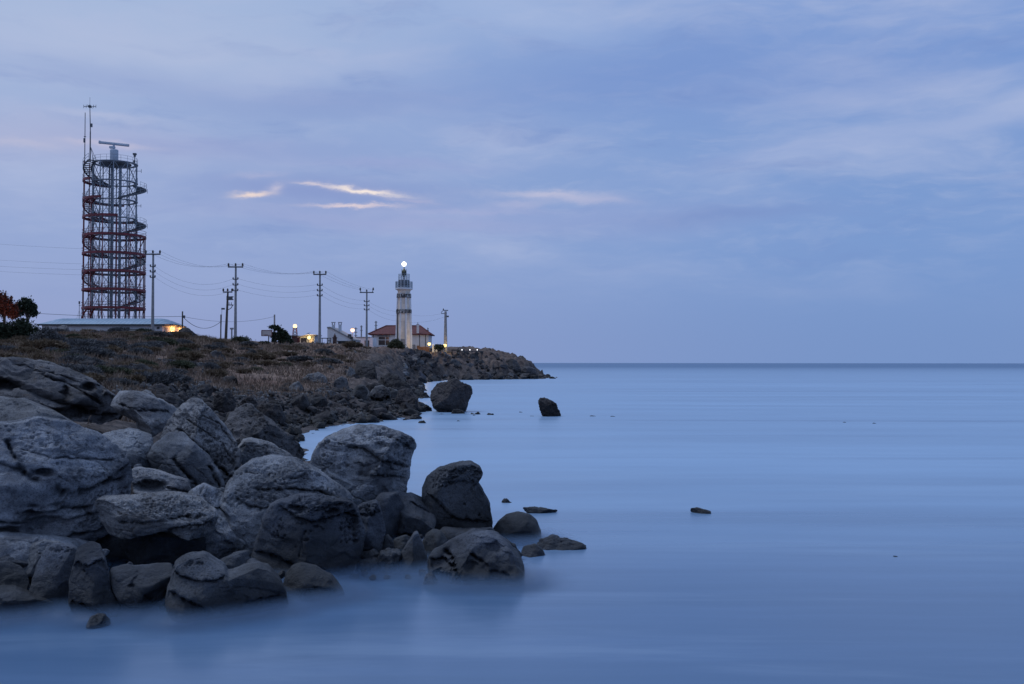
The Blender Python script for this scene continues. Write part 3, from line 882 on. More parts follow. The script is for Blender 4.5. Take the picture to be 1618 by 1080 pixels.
B('sculpted dark rock with flowing hollows at the water edge below the beaked boulder',
  [(672, 912), (678, 890), (684, 872), (704, 862), (722, 852), (745, 843), (770, 842), (788, 848), (806, 862), (818, 878), (828, 897), (826, 914), (800, 922), (740, 924), (690, 926)], 13.9, DS, sub=7, depth=.48, lean=.35,
  cuts=4, seed=66, lump=.09, cracks=[([(700, 868), (716, 880), (722, 898), (732, 912)], 4, .14, .03), ([(742, 868), (758, 878), (775, 886)], 2.6, .09, .04), ([(775, 895), (790, 893), (805, 900)], 2, .06, .02),
  ([(680, 885), (702, 882), (720, 893)], 3, .12, .08)], holes=[(778, 860, 10, 7, .10), (745, 885, 9, 6, .08), (700, 905, 14, 8, .25)], sink=8)
B('pyramid-shaped grey rock with sharp ridges at the water edge',
  [(622, 900), (630, 880), (642, 862), (654, 844), (660, 843), (668, 860), (676, 884), (682, 905), (676, 914), (640, 914)], 14.5, DS, sub=6, p=3.4, depth=.5, lean=.3, cuts=0, seed=69, lump=.02, rough=.005,
  planes=[((-.75, -.65, .3), .52), ((.7, -.65, .35), .58), ((.05, -.9, .1), .72)], sink=8)
B('small domed grey rock just behind the pyramid-shaped one',
  [(664, 862), (672, 846), (684, 837), (697, 839), (706, 852), (708, 872), (694, 882), (674, 880)], 15.2, DS, sub=5, p=2.3, depth=.55, cuts=1, seed=72, lump=.03)
B('low broken black rock next to the pyramid-shaped one, half under water',
  [(592, 890), (602, 874), (616, 869), (630, 874), (640, 890), (636, 908), (598, 910)], 14.4, DS, sub=6, depth=.55, cuts=5, seed=75, lump=.12, rough=.03, taf=.2, sink=6)
B('little pale rock peeping out above the broken black rock',
  [(614, 872), (624, 852), (642, 846), (652, 852), (650, 872), (632, 878)], 15.4, DS, sub=5, depth=.5, cuts=3, seed=78)
B('narrow upright stone in the gap beside the squared grey block',
  [(598, 872), (604, 850), (614, 846), (622, 858), (624, 882), (606, 888)], 15.2, DS, sub=5, depth=.5, cuts=2, seed=79)
B('small knobbly stone at the foot of the squared grey block',
  [(566, 890), (572, 874), (590, 868), (600, 876), (602, 890), (584, 898)], 14.6, DS, sub=5, depth=.5, cuts=2, seed=81, lump=.08)
B('patch of white-flecked shelly stones in the notch by the dark faceted boulder',
  [(560, 902), (566, 888), (584, 884), (606, 888), (610, 900), (590, 906)], 14.3, SS, sub=6, depth=.6, lean=.8, cuts=2, seed=84, lump=.1, taf=.7, tcell=5.4, rough=.02)
B('rounded rock beside the egg-shaped boulder, lapped by the sea',
  [(818, 880), (828, 866), (845, 860), (858, 868), (864, 880), (850, 888), (826, 890)], 15.6, DS, sub=6, depth=.55, cuts=3, seed=87, lump=.06, sink=4, spray=False)
B('dark jumble of small stones between the sculpted rock and the egg-shaped boulder',
  [(780, 862), (796, 852), (812, 862), (824, 876), (826, 892), (808, 890), (792, 876)], 15.2, DS, sub=6, depth=.5, cuts=5, seed=88, lump=.12, rough=.03, spray=False)
B('long low spit of barnacled rock trailing into the sea past the egg-shaped boulder',
  [(842, 872), (850, 855), (868, 850), (888, 851), (905, 853), (922, 857), (930, 864), (900, 870), (870, 878)], 16.2, DS, sub=6, p=2.2, depth=.35, lean=.9, cuts=1, seed=90, lump=.06, rough=.025, taf=.2, sink=3, spray=False)
B('small brown barnacled stone at the corner of the sculpted rock',
  [(668, 922), (672, 910), (682, 906), (690, 914), (688, 924), (676, 927)], 13.6, DS, name='stone', cat='stone', sub=5, depth=.5, cuts=2, seed=93, lump=.15, rough=.02, sink=3, spray=False)
# front row along the water
B('low dark slab with a thin bright upper edge, nearest the camera at the water',
  [(-40, 940), (-10, 931), (25, 934), (60, 945), (84, 955), (90, 966), (70, 980), (20, 984), (-40, 982)], 11.9, DS, sub=6, p=2.8, depth=.5, lean=.6, cuts=3, seed=96, lump=.05, sink=8)
B('dark dome-shaped rock sitting on the near low slab',
  [(-40, 900), (-12, 890), (16, 891), (36, 902), (47, 922), (46, 945), (20, 950), (-40, 948)], 12.4, DS, sub=6, p=2.4, depth=.5, cuts=1, seed=99, lump=.03)
B('dark ridge of rock showing above the dome-shaped one',
  [(-40, 880), (-8, 876), (14, 877), (40, 886), (58, 895), (56, 925), (20, 930), (-40, 910)], 12.9, DS, sub=6, depth=.5, cuts=3, seed=102, lump=.05)
B('stout boulder with a flat front, speckled with holes along its top',
  [(47, 935), (52, 912), (60, 888), (70, 870), (86, 862), (108, 863), (122, 868), (124, 900), (118, 950), (96, 968), (64, 958)], 12.3, DS, sub=6, p=2.9, depth=.5, lean=.1, cuts=2, seed=105, lump=.03, taf=.15, tcell=8.1, sink=6, tz=[(92, 867, 26, 4, .8)])
B('paler speckled boulder half hidden behind the flat-fronted one',
  [(28, 895), (38, 874), (52, 860), (72, 855), (95, 860), (100, 880), (70, 905), (45, 908)], 13.0, SS, sub=6, depth=.5, cuts=2, seed=108, lump=.04, taf=.25, tcell=8.1)
B('upright boulder like a hooded head with a jutting capstone',
  [(110, 950), (112, 915), (117, 888), (121, 868), (133, 862), (146, 858), (158, 864), (166, 880), (171, 905), (178, 930), (192, 955), (184, 968), (164, 975), (140, 970), (116, 966)], 12.0, DS, sub=7, p=2.6, depth=.52,
  lean=.12, cuts=2, seed=111, lump=.045, cracks=[([(120, 884), (130, 890), (140, 890), (152, 884), (163, 880)], 2.6, .06, .09), ([(114, 943), (130, 945), (142, 955), (165, 967)], 2.4, .07, .04), ([(128, 895), (140, 905), (146, 915)], 3, .03, .0)], sink=6)
B('long flat-topped block with a diagonal ridge across its face, in the front row',
  [(172, 910), (175, 899), (190, 896), (230, 896), (272, 896), (280, 915), (278, 945), (240, 952), (205, 956), (190, 946), (180, 928)], 12.1, DS, sub=6, p=3.6, depth=.45, lean=.15, cuts=0, seed=114, lump=.025,
  planes=[((0, -.5, .85), .55), ((.4, -.85, -.25), .70)], cracks=[([(204, 917), (222, 930), (242, 950)], 3.5, .06, -.05)])
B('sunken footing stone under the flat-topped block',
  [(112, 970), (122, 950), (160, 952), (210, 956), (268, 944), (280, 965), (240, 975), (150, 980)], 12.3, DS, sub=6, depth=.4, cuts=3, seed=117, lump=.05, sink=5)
B('wide front-row boulder with a flat pitted capstone and a tail running into the water',
  [(264, 948), (267, 925), (272, 902), (278, 886), (300, 877), (324, 876), (338, 887), (355, 896), (362, 906), (385, 902), (408, 898), (428, 904), (442, 920), (456, 948), (458, 966), (420, 974), (340, 982), (285, 976)], 12.1, DS, sub=7,
  p=2.6, depth=.45, lean=.3, cuts=2, seed=120, lump=.04, taf=.05, cracks=[([(272, 893), (288, 900), (310, 908), (335, 908), (358, 902)], 2.4, .06, .08), ([(268, 922), (290, 930), (315, 942), (338, 960)], 2.8, .09, .07),
  ([(350, 928), (380, 922), (420, 932), (450, 940)], 1.6, .02, .01), ([(385, 950), (410, 944), (445, 944)], 2, .05, .04)], sink=8, tz=[(300, 881, 26, 5, .7), (430, 948, 30, 5, .4)])
B('whale-backed boulder at the water, split low along its side',
  [(448, 925), (452, 905), (460, 895), (476, 890), (500, 897), (524, 910), (540, 928), (552, 944), (545, 952), (510, 954), (460, 952)], 12.9, DS, sub=6, p=2.3, depth=.5, lean=.25, cuts=1, seed=123, lump=.03,
  cracks=[([(468, 940), (482, 926), (505, 922), (528, 930), (548, 944)], 2.2, .07, .05)], sink=8)
B('dark flat stone lying behind the whale-backed boulder',
  [(336, 892), (355, 882), (378, 874), (392, 874), (396, 890), (380, 908), (350, 910)], 13.4, DS, sub=5, depth=.5, lean=.4, cuts=2, seed=126)
B('small wedge-shaped stone between the wide capped boulder and the dark faceted one',
  [(372, 905), (385, 888), (400, 884), (420, 895), (440, 912), (445, 930), (400, 925)], 13.3, DS, sub=5, depth=.5, lean=.3, cuts=2, seed=129)
B('smooth pale apron of rock sloping under the layered outcrop',
  [(-60, 850), (-20, 842), (30, 846), (90, 854), (150, 868), (172, 880), (120, 900), (50, 905), (-60, 890)], 13.3, SS, sub=6, depth=.5, lean=.6, cuts=1, seed=132, lump=.03)
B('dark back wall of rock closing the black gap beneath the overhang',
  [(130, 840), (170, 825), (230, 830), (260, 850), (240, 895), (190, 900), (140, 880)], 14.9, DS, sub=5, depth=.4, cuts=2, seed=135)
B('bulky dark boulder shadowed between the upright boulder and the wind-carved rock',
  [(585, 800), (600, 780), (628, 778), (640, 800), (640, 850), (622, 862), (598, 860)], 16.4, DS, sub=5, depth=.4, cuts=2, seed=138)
B('dark base boulder carrying the tall beaked one',
  [(680, 850), (700, 835), (740, 838), (776, 836), (790, 848), (792, 866), (760, 872), (700, 872)], 16.2, DS, sub=6, depth=.4, cuts=2, seed=141, lump=.05)

# ------------------------------------------------------------------ rocks standing in the sea
SG = 'rocks standing in the sea'
def S(label, poly, m_=BA, Y=None, name='sea_rock', cat='rock', **k):
    yb = max(q[1] for q in poly)
    k.setdefault('sink', 3)
    return boulder(name, label, cat, poly, Y or ywater(yb), m_, group=SG, **k)
S('great dark top-heavy boulder standing in the shallows off the point',
  [(680, 628), (682, 618), (690, 607), (698, 604), (706, 603), (710, 599), (722, 598), (732, 605), (743, 609), (747, 617), (744, 628), (738, 638), (735, 649), (715, 650), (696, 649), (686, 641)], sub=6, p=2.7, depth=.5, lean=-.05, cuts=4, seed=201,
  lump=.05, rough=.05, sink=3)
S('dark leaning pillar of rock alone in the open water',
  [(851, 634), (853, 629), (861, 628), (869, 631), (878, 637), (884, 647), (888, 655), (882, 657), (858, 657), (855, 648), (852, 642)], sub=6, depth=.5, cuts=4, seed=204, lump=.06, rough=.05)
S('low brown rock at the foot of the top-heavy boulder', [(712, 652), (716, 644), (724, 643), (732, 646), (738, 653)], sub=5, depth=.5, cuts=3, seed=207, rough=.03)
S('twin-humped brown rock awash beside the top-heavy boulder', [(740, 654), (745, 649), (749, 651), (755, 647), (763, 654)], sub=5, depth=.5, cuts=3, seed=210, rough=.03)
S('tiny dark rock awash, farther out than the twin-humped one', [(767, 654), (771, 650), (779, 650), (782, 655)], sub=4, depth=.5, cuts=3, seed=213, rough=.03)
S('small black rock alone halfway to the leaning pillar', [(818, 650), (821, 647), (826, 648), (828, 651)], sub=4, depth=.5, cuts=3, seed=216)
S('low black rock awash just beyond the leaning pillar', [(928, 656), (934, 653), (942, 654), (945, 657)], sub=4, depth=.5, cuts=2, seed=219)
S('flat black reef rock in the offing past the headland tip', [(927, 591), (934, 589), (944, 590), (949, 592)], sub=4, depth=.5, cuts=2, seed=222)
for x0, x1 in ((906, 913), (917, 921), (926, 930), (938, 946)):
    S('tiny black rock in a row awash off the headland tip', [(x0, 597.6), (x0 + 1, 596), (x1 - 2, 595.8), (x1, 597.8)], sub=3, depth=.5, cuts=1, seed=225 + x0)
S('flat square-cut rock awash in the middle of the open bay', [(1090, 806), (1091, 800), (1100, 799), (1112, 801), (1123, 804), (1124, 808), (1104, 809)], DS, sub=5, depth=.5, lean=.5, cuts=3, seed=228, rough=.015)
S('long low slab awash beyond the beaked boulder', [(824, 806), (826, 799), (838, 798), (855, 800), (872, 803), (885, 805), (888, 808), (850, 809)], DS, sub=6, depth=.25, lean=.6, cuts=2, seed=231, rough=.02)
S('small spiky weed-covered rock near the long low slab', [(793, 790), (796, 785), (801, 784), (806, 788), (810, 791), (800, 793)], DS, sub=5, depth=.5, cuts=3, seed=234, rough=.025)
S('tiny rock tip showing far out on the open bay', [(1376, 667), (1380, 664), (1384, 665), (1388, 668)], sub=3, depth=.5, cuts=1, seed=237)
S('low rock sliver awash in line with the leaning pillar', [(1036, 658), (1040, 655.5), (1045, 656), (1048, 658)], sub=3, depth=.5, cuts=1, seed=240)
S('tiny rock sliver awash farthest along the line from the leaning pillar', [(1146, 658), (1150, 656), (1156, 656.5), (1160, 658)], sub=3, depth=.5, cuts=1, seed=243)
S('dark speck of rock barely breaking the near water', [(1409, 877), (1412, 874), (1418, 874.5), (1421, 877)], DS, sub=3, depth=.5, cuts=1, seed=246)
S('round barnacled stone in the water before the hooded boulder', [(136, 985), (143, 975), (155, 971), (166, 973), (174, 979), (174, 987), (155, 991)], DS, Y=11.4, name='stone', cat='stone', sub=6, depth=.55, cuts=1, seed=249, lump=.05, taf=.3, tcell=10.8, rough=.006)
S('dark pointed rock in the cove mouth below the shore boulders', [(660, 648), (666, 640), (674, 636), (682, 642), (684, 649)], sub=5, depth=.5, cuts=4, seed=252, rough=.04)
S('flat dark stone in the cove just behind the largest upright boulder', [(592, 674), (594, 669), (606, 669), (609, 674)], sub=4, depth=.5, cuts=2, seed=255)
S('low dark stone off the end of the shelving shore stones', [(659, 668), (662, 662), (670, 661), (675, 667)], sub=4, depth=.5, cuts=2, seed=258)
for x0, y0, w_ in ((537, 672, 9), (550, 670, 10), (483, 679, 12), (490, 684, 10), (577, 665, 9), (590, 663, 13), (505, 671, 18)):
    S('low dark stone awash along the inner edge of the cove', [(x0, y0), (x0 + w_ * .3, y0 - 3), (x0 + w_ * .7, y0 - 2.5), (x0 + w_, y0 + .5)], sub=4, depth=.5, cuts=2, seed=260 + x0)

for px, py, w_ in ((690, 653, 16), (962, 656.5, 14), (1330, 665.5, 10), (835, 656, 12), (745, 655, 9), (720, 664, 10)):
    S('sliver of dark reef barely awash in the open bay', [(px, py + 1), (px + w_ * .3, py - .6), (px + w_ * .6, py - .4), (px + w_, py + 1)], DS if py > 800 else BA, sub=4, depth=.3, lean=.5, cuts=1, seed=int(px), rough=.02, sink=1)

# loose stones wedged in the gaps of the pile
LG = 'loose stones wedged between the foreground boulders'
for k, (px, py, Y, r) in enumerate(((386, 898, 13.3, 9), (398, 908, 13.2, 7), (446, 908, 13.2, 8), (166, 872, 13.0, 8), (60, 962, 12.0, 7), (258, 962, 12.0, 8), (560, 912, 13.9, 8), (576, 905, 14.0, 7), (590, 913, 13.8, 6),
        (645, 912, 13.9, 6), (612, 912, 13.9, 5), (690, 884, 14.9, 8), (668, 905, 14.0, 6), (770, 852, 15.6, 8), (786, 866, 15.0, 7), (838, 889, 15.3, 6), (350, 906, 13.0, 7), (330, 880, 13.8, 8), (205, 895, 13.2, 8), (110, 972, 11.9, 7),
        (300, 786, 15.6, 7), (386, 742, 17.0, 7), (350, 775, 16.6, 7), (218, 738, 16.6, 8), (232, 796, 15.0, 9), (612, 858, 15.6, 7), (540, 795, 15.9, 7), (664, 848, 16.0, 6), (160, 710, 16.4, 7), (196, 716, 16.2, 6))):
    rs = np.random.RandomState(700 + k); n = 8
    poly = [(px + r * rs.uniform(.7, 1.2) * math.cos(2 * math.pi * i / n), py - r * rs.uniform(.5, .9) * math.sin(2 * math.pi * i / n)) for i in range(n)]
    boulder('loose_stone', 'small loose stone wedged in a gap between the big foreground boulders', 'stone', poly, Y, DS if py > 800 else SS, sub=5, depth=.6, cuts=4, seed=700 + k, lump=.08, group=LG, frac=0)
# ------------------------------------------------------------------ plain materials of the built things
simple('grey_steel', C(.22, .245, .28), .55, .3, .25, 2.0)
simple('dark_steel', C(.085, .092, .105), .6, .2, .25, 2.0)
simple('red_paint', C(.155, .021, .027), .6, 0, .35, 1.5)
simple('white_paint', C(.70, .70, .70), .7, 0, .10, 1.2)
simple('grey_box', C(.42, .46, .52), .6, 0, .08, 1.2)
simple('roof_sheet', C(.21, .29, .37), .6, .1, .12, .8)
simple('pale_wall', C(.52, .54, .58), .85, 0, .10, .5)
simple('trim_dark', C(.045, .05, .055), .7, 0, .2, 2)
simple('roof_tile', C(.115, .028, .026), .85, 0, .35, 3.0, .03)
simple('whitewash', C(.66, .66, .68), .9, 0, .12, .6)
simple('lamp_tinted_whitewash', C(.70, .60, .50), .9, 0, .18, .9)  # mottled cream, warm lamplight on the lighthouse shaft put into the colour
simple('concrete', C(.26, .26, .27), .9, 0, .2, 3.0)
simple('wood', C(.085, .070, .058), .9, 0, .3, 6.0)
simple('porcelain', C(.035, .030, .030), .4, 0, .2, 4.0)
simple('dark_glass', C(.015, .018, .024), .15, 0, .2, 1.0)
simple('wire_metal', C(.03, .03, .033), .7, 0, .1, 1.0)
simple('red_shed_paint', C(.14, .030, .028), .8, 0, .25, 2.0)
simple('brown_stone', C(.10, .055, .048), .9, 0, .3, 2.0)
simple('backboard_paint', C(.50, .44, .42), .7, 0, .15, 1.5)
simple('bronze', C(.045, .050, .040), .5, .4, .3, 3.0)
simple('rail_glass', C(.30, .36, .42), .4, .1, .15, 1.0)
simple('bark', C(.050, .040, .034), .95, 0, .3, 6.0)

# peeling dark band on whitewash
t, b = mat('peeling_band')
P = t.new('ShaderNodeNewGeometry').outputs['Position']
n = t.noise(t.scale(P, 4.6, 4.6, 1.2), 1.0, 5, .75)
t.l.new(t.mix(t.smooth(n, .53, .58), C(.045, .044, .048), C(.55, .54, .52)), b.inputs['Base Color'])
b.inputs['Roughness'].default_value = .9

def glow(name, c, k):
    m = bpy.data.materials.new(name); m.use_nodes = True
    t = NT(m.node_tree); t.n.clear()
    e = t.new('ShaderNodeEmission'); e.inputs[0].default_value = c; e.inputs[1].default_value = k
    o = t.new('ShaderNodeOutputMaterial'); t.l.new(e.outputs[0], o.inputs[0]); M[name] = m
glow('beacon_glow', C(1, .95, .75), 5)
glow('warm_glow', C(1, .66, .28), 3)
glow('yellow_glow', C(1, .74, .26), 3)
glow('pink_glow', C(1, .55, .34), 3)
glow('small_glow', C(.9, .92, 1), 2)

def point(loc, c, watts, parent=None, size=.25):
    l = bpy.data.lights.new('lamp_light', 'POINT'); l.energy = watts; l.color = c[:3]; l.shadow_soft_size = size
    o = bpy.data.objects.new('lamp_light', l); col.objects.link(o); o.location = loc
    if parent is not None: o.parent = parent
    return o

# ------------------------------------------------------------------ radar tower
def radar_tower():
    Y = 200.0; pc = 179.5
    base = at(pc, 520, Y); zb = gz(base.x, Y) - .3
    root = empty('radar_tower', (base.x, Y, zb))
    tag(root, 'tall red and grey lattice radar tower wrapped by a spiral stair', 'radar tower')
    Zs = [at(pc, q, Y).z - zb for q in (259, 288.5, 318, 346, 374.5, 403, 431, 459.5, 488)]
    S_ = Y / FPX; ri = 33.5 * S_; ro = 47.5 * S_
    lvl = Zs + [0.0]
    # inner frame
    leg = MB().tube((ri, 0, 0), (ri, 0, Zs[0]), .11, .11, 6).build('leg', 'grey_steel', root)
    nb = 10
    for k in range(1, nb):
        c = leg.copy(); col.objects.link(c); c.parent = root; c.rotation_euler = (0, 0, 2 * math.pi * k / nb)
    a1 = 2 * math.pi / nb
    H = Zs[0] - Zs[1]
    p0 = Vector((ri, 0, 0)); p1 = Vector((ri * math.cos(a1), ri * math.sin(a1), 0)); up_ = Vector((0, 0, H))
    br = MB().tube(p0, p1 + up_, .05, .05, 4).tube(p1, p0 + up_, .05, .05, 4).build('cross_brace', 'grey_steel', root)
    first = True
    for i in range(9):
        for k in range(nb):
            c = br if first else br.copy()
            if not first: col.objects.link(c); c.parent = root
            first = False
            c.location = (0, 0, lvl[i + 1]); c.rotation_euler = (0, 0, a1 * k + .0)
            c.scale = (1, 1, (lvl[i] - lvl[i + 1]) / H)
    deck = MB().ringarc(ri - .62, ri + .10, -.14, 0, n=40).build('platform', 'grey_steel', root)
    rl = MB()
    for h in (.55, 1.1): rl.ringarc(ri - .02, ri + .02, h - .02, h + .02, n=40)
    for k in range(20):
        an = 2 * math.pi * k / 20; rl.tube((ri * math.cos(an), ri * math.sin(an), 0), (ri * math.cos(an), ri * math.sin(an), 1.1), .03, .03, 4)
    rail = rl.build('railing', 'grey_steel', deck)
    deck.location = (0, 0, Zs[0])
    for z in Zs[1:]:
        c = deck.copy(); col.objects.link(c); c.parent = root; c.location = (0, 0, z)
        d = rail.copy(); col.objects.link(d); d.parent = c
    top = MB().lathe([(ri - 1.15, -.18), (ri - 1.15, 0)], (0, 0, Zs[0]), 32).build('roof_deck', 'dark_steel', root)
    for x, yy in ((-6.5 * S_, .6), (6.5 * S_, .6), (-14 * S_, 1.6)):
        MB().tube((x, yy, 0), (x, yy, Zs[0] - .2), .28 if yy < 1 else .16, None, 10).build('core_column', 'grey_steel', root)
    # outer red frame
    arcs = [(5, None)]
    for i in range(1, 9):
        half = {1: 1.05, 2: 1.5, 3: 2.05}.get(i, math.pi)
        g = MB()
        g.ringarc(ro - .30, ro, -.22, .24, math.pi - half, math.pi + half, n=int(16 * half))
        nst = 14
        for k in range(nst):
            an = 2 * math.pi * (k + .5) / nst; d = abs((an - math.pi + math.pi) % (2 * math.pi) - math.pi)
            if d <= half:
                g.tube((ri * math.cos(an), ri * math.sin(an), 0), ((ro - .2) * math.cos(an), (ro - .2) * math.sin(an), 0), .07, None, 4)
        r_ = g.build('outer_ring', 'red_paint', root, (0, 0, Zs[i]))
        h = MB()
        for hh in (.6, 1.1): h.ringarc(ro - .06, ro, hh - .03, hh + .03, math.pi - half, math.pi + half, n=int(16 * half))
        h.build('railing', 'red_paint' if i > 3 else 'grey_steel', r_)
    n_o = 14
    for k in range(n_o):
        an = 2 * math.pi * (k + .5) / n_o; d = abs((an - math.pi + math.pi) % (2 * math.pi) - math.pi)
        topz = Zs[4]
        if d <= 2.05: topz = Zs[3]
        if d <= 1.5: topz = Zs[2]
        if d <= 1.05: topz = Zs[1]
        if d < .5: topz = Zs[0] + .4
        x, yy = (ro - .18) * math.cos(an), (ro - .18) * math.sin(an)
        MB().tube((x, yy, 0), (x, yy, topz), .11, None, 6).build('outer_leg', 'red_paint', root)
        # zigzag ties between the two frames
        z = MB(); xi, yi = ri * math.cos(an), ri * math.sin(an)
        zz = [q for q in reversed(lvl) if q <= topz + .1]
        for j in range(len(zz) - 1):
            q = ((x, yy, zz[j]), (xi, yi, zz[j + 1])) if j % 2 else ((xi, yi, zz[j]), (x, yy, zz[j + 1]))
            z.tube(q[0], q[1], .05, None, 4)
        z.build('tie_brace', 'grey_steel' if k % 3 else 'red_paint', root)
    # spiral stair, one flight per storey, turning left then right
    for i in range(9):
        z1, z0 = lvl[i], lvl[i + 1]
        a_top, a_bot = (R(238), R(122)) if i % 2 == 0 else (R(58), R(-62))
        g = MB(); nt = 15
        for k in range(nt):
            q = (k + .5) / nt; an = a_top + (a_bot - a_top) * q; z = z1 + (z0 - z1) * q
            rm = (ri + ro) / 2 - .02
            g.box((rm * math.cos(an), rm * math.sin(an), z), (ro - ri - .2, .60, .08), an)
        for rr in (ri + .12, ro - .18):
            pts = [(rr * math.cos(a_top + (a_bot - a_top) * k / 16), rr * math.sin(a_top + (a_bot - a_top) * k / 16), z1 + (z0 - z1) * k / 16 - .14) for k in range(17)]
            for a_, b_ in zip(pts[:-1], pts[1:]):
                g.tube(a_, b_, .17, None, 5)
        st = g.build('stair_flight', 'red_paint' if (i % 2 == 0 and i > 1) else 'dark_steel', root)
        h = MB(); rr = ro - .02
        for hh in (.55, 1.1):
            pts = [(rr * math.cos(a_top + (a_bot - a_top) * k / 16), rr * math.sin(a_top + (a_bot - a_top) * k / 16), z1 + (z0 - z1) * k / 16 + hh) for k in range(17)]
            h.path(pts, .035, 4)
        for k in range(0, 17, 2):
            an = a_top + (a_bot - a_top) * k / 16; z = z1 + (z0 - z1) * k / 16
            h.tube((rr * math.cos(an), rr * math.sin(an), z), (rr * math.cos(an), rr * math.sin(an), z + 1.1), .03, None, 4)
        h.build('handrail', 'grey_steel', st)
    # equipment on top
    zt = Zs[0]
    px = lambda a, b_, d=0: (Vector(at(a, b_, Y)) - Vector((base.x, Y, zb))) + Vector((0, d, 0))
    q = px(180, 258)
    ped = MB().lathe([(.78, .55), (.80, .62), (.80, 2.75), (.70, 2.85)], (q.x, 0, zt), 20)
    for an in range(4): ped.tube((q.x + .5 * math.cos(an * 1.57 + .7), .5 * math.sin(an * 1.57 + .7), zt), (q.x + .5 * math.cos(an * 1.57 + .7), .5 * math.sin(an * 1.57 + .7), zt + .6), .09)
    pd = ped.build('radar_pedestal', 'grey_box', root, smooth=True)
    q = px(179.5, 233)
    MB().box((q.x - .3, 0, q.z), (1.0, .7, .40)).tube((q.x, 0, q.z - .5), (q.x, 0, q.z + .5), .2, None, 10).build('turning_unit', 'grey_box', root)
    a_, b_ = px(156.5, 225.2), px(203, 229.6)
    m_mid = (a_ + b_) / 2; L = (b_ - a_).length
    sc_ = MB().box((0, 0, 0), (L, .45, .50)).box((0, -.25, -.02), (L * .98, .10, .34)).box((-L / 2 + .18, 0, .02), (.36, .5, .6)).build('radar_scanner', 'grey_box', root, tuple(m_mid), bevel=.04)
    sc_.rotation_euler = (0, math.atan2(a_.z - b_.z, b_.x - a_.x), R(4))
    # main mast with crossed aerials
    q0, q1 = px(147, 258), px(146.6, 168)
    ms = MB().tube((q0.x, -1.5, zt), (q0.x, -1.5, q1.z - 5.5), .15, .12, 8).tube((q0.x, -1.5, q1.z - 5.5), (q1.x, -1.5, q1.z), .10, .07, 8)
    ms.tube((q0.x, -1.5, zt + 3.3), (q0.x + 1.3, -1.2, zt), .05, None, 5).tube((q0.x, -1.5, zt + 3.3), (q0.x + .2, .2, zt), .05, None, 5).box((q0.x + .2, -1.5, px(147, 201).z), (.35, .3, .7))
    mast = ms.build('mast', 'dark_steel', root)
    g = MB(); qz = px(146, 171.5).z; L = 9.6 * S_
    g.tube((q1.x - L, -1.5, qz), (q1.x + L, -1.5, qz), .06).tube((q1.x, -1.5 - L, qz), (q1.x, -1.5 + L, qz), .06).box((q1.x, -1.5, qz), (.5, .5, .42))
    for dx in (-L, -L * .6, L * .6, L): g.tube((q1.x + dx, -1.5, qz - .3), (q1.x + dx, -1.5, qz + .35), .045)
    g.tube((q1.x, -1.5, qz), (q1.x, -1.5, px(146, 157).z), .03)
    g.build('aerial', 'dark_steel', mast)
    q0, q1 = px(133.5, 262), px(133.6, 196)
    ms = MB().tube((q0.x, 0, q0.z), (q0.x, 0, q1.z + 2.3), .10, .07, 6).tube((q0.x, 0, q1.z + 2.3), (q0.x, 0, q1.z), .045, .03, 6).box((q0.x - .1, 0, px(0, 222).z), (.3, .3, .85)).box((q0.x, 0, px(0, 216).z), (.4, .2, .12))
    ms.build('whip_aerial', 'dark_steel', root)
    q0, q1 = px(212.5, 260), px(212.6, 244)
    MB().tube((q0.x, 0, q0.z), (q0.x, 0, q1.z), .09).box((q1.x, 0, q1.z + .05), (.62, .6, .32)).box((q1.x, 0, q1.z - .28), (.35, .4, .4)).box((q0.x - .1, 0, q0.z + .4), (.3, .3, .8)).build('camera_mount', 'dark_steel', root)
    for x0, yy, x1, hh in ((214, 270.5, 223, 6), (224, 302.5, 232.5, 7), (215, 325.5, 222.5, 5), (224, 357.5, 232.5, 7)):
        a_, b_ = px(x0, yy), px(x1, yy)
        MB().tube((a_.x - .6, 0, a_.z), (b_.x, 0, b_.z), .045, None, 5).tube((b_.x, 0, b_.z - hh * S_ / 2), (b_.x, 0, b_.z + hh * S_ / 2), .045, None, 5).build('side_aerial', 'dark_steel', root)
radar_tower()

def thin_mast():
    p = at(125.3, 476, 205); z0 = gz(p.x, 205)
    r_ = empty('aerial_mast', (p.x, 205, z0)); tag(r_, 'thin guyed aerial mast standing beside the radar tower', 'mast')
    h = p.z - z0
    MB().tube((0, 0, 0), (0, 0, h), .07, .05, 6).build('pole', 'dark_steel', r_)
    MB().box((0, 0, h - .3), (.24, .24, .55)).tube((-.1, 0, h - .9), (.35, 0, h - .9), .04).build('aerial_head', 'dark_steel', r_)
    MB().tube((0, 0, h * .8), (-2.2, .5, 0), .015, None, 4).tube((0, 0, h * .8), (2.0, -.5, 0), .015, None, 4).build('guy_wire', 'wire_metal', r_)
thin_mast()

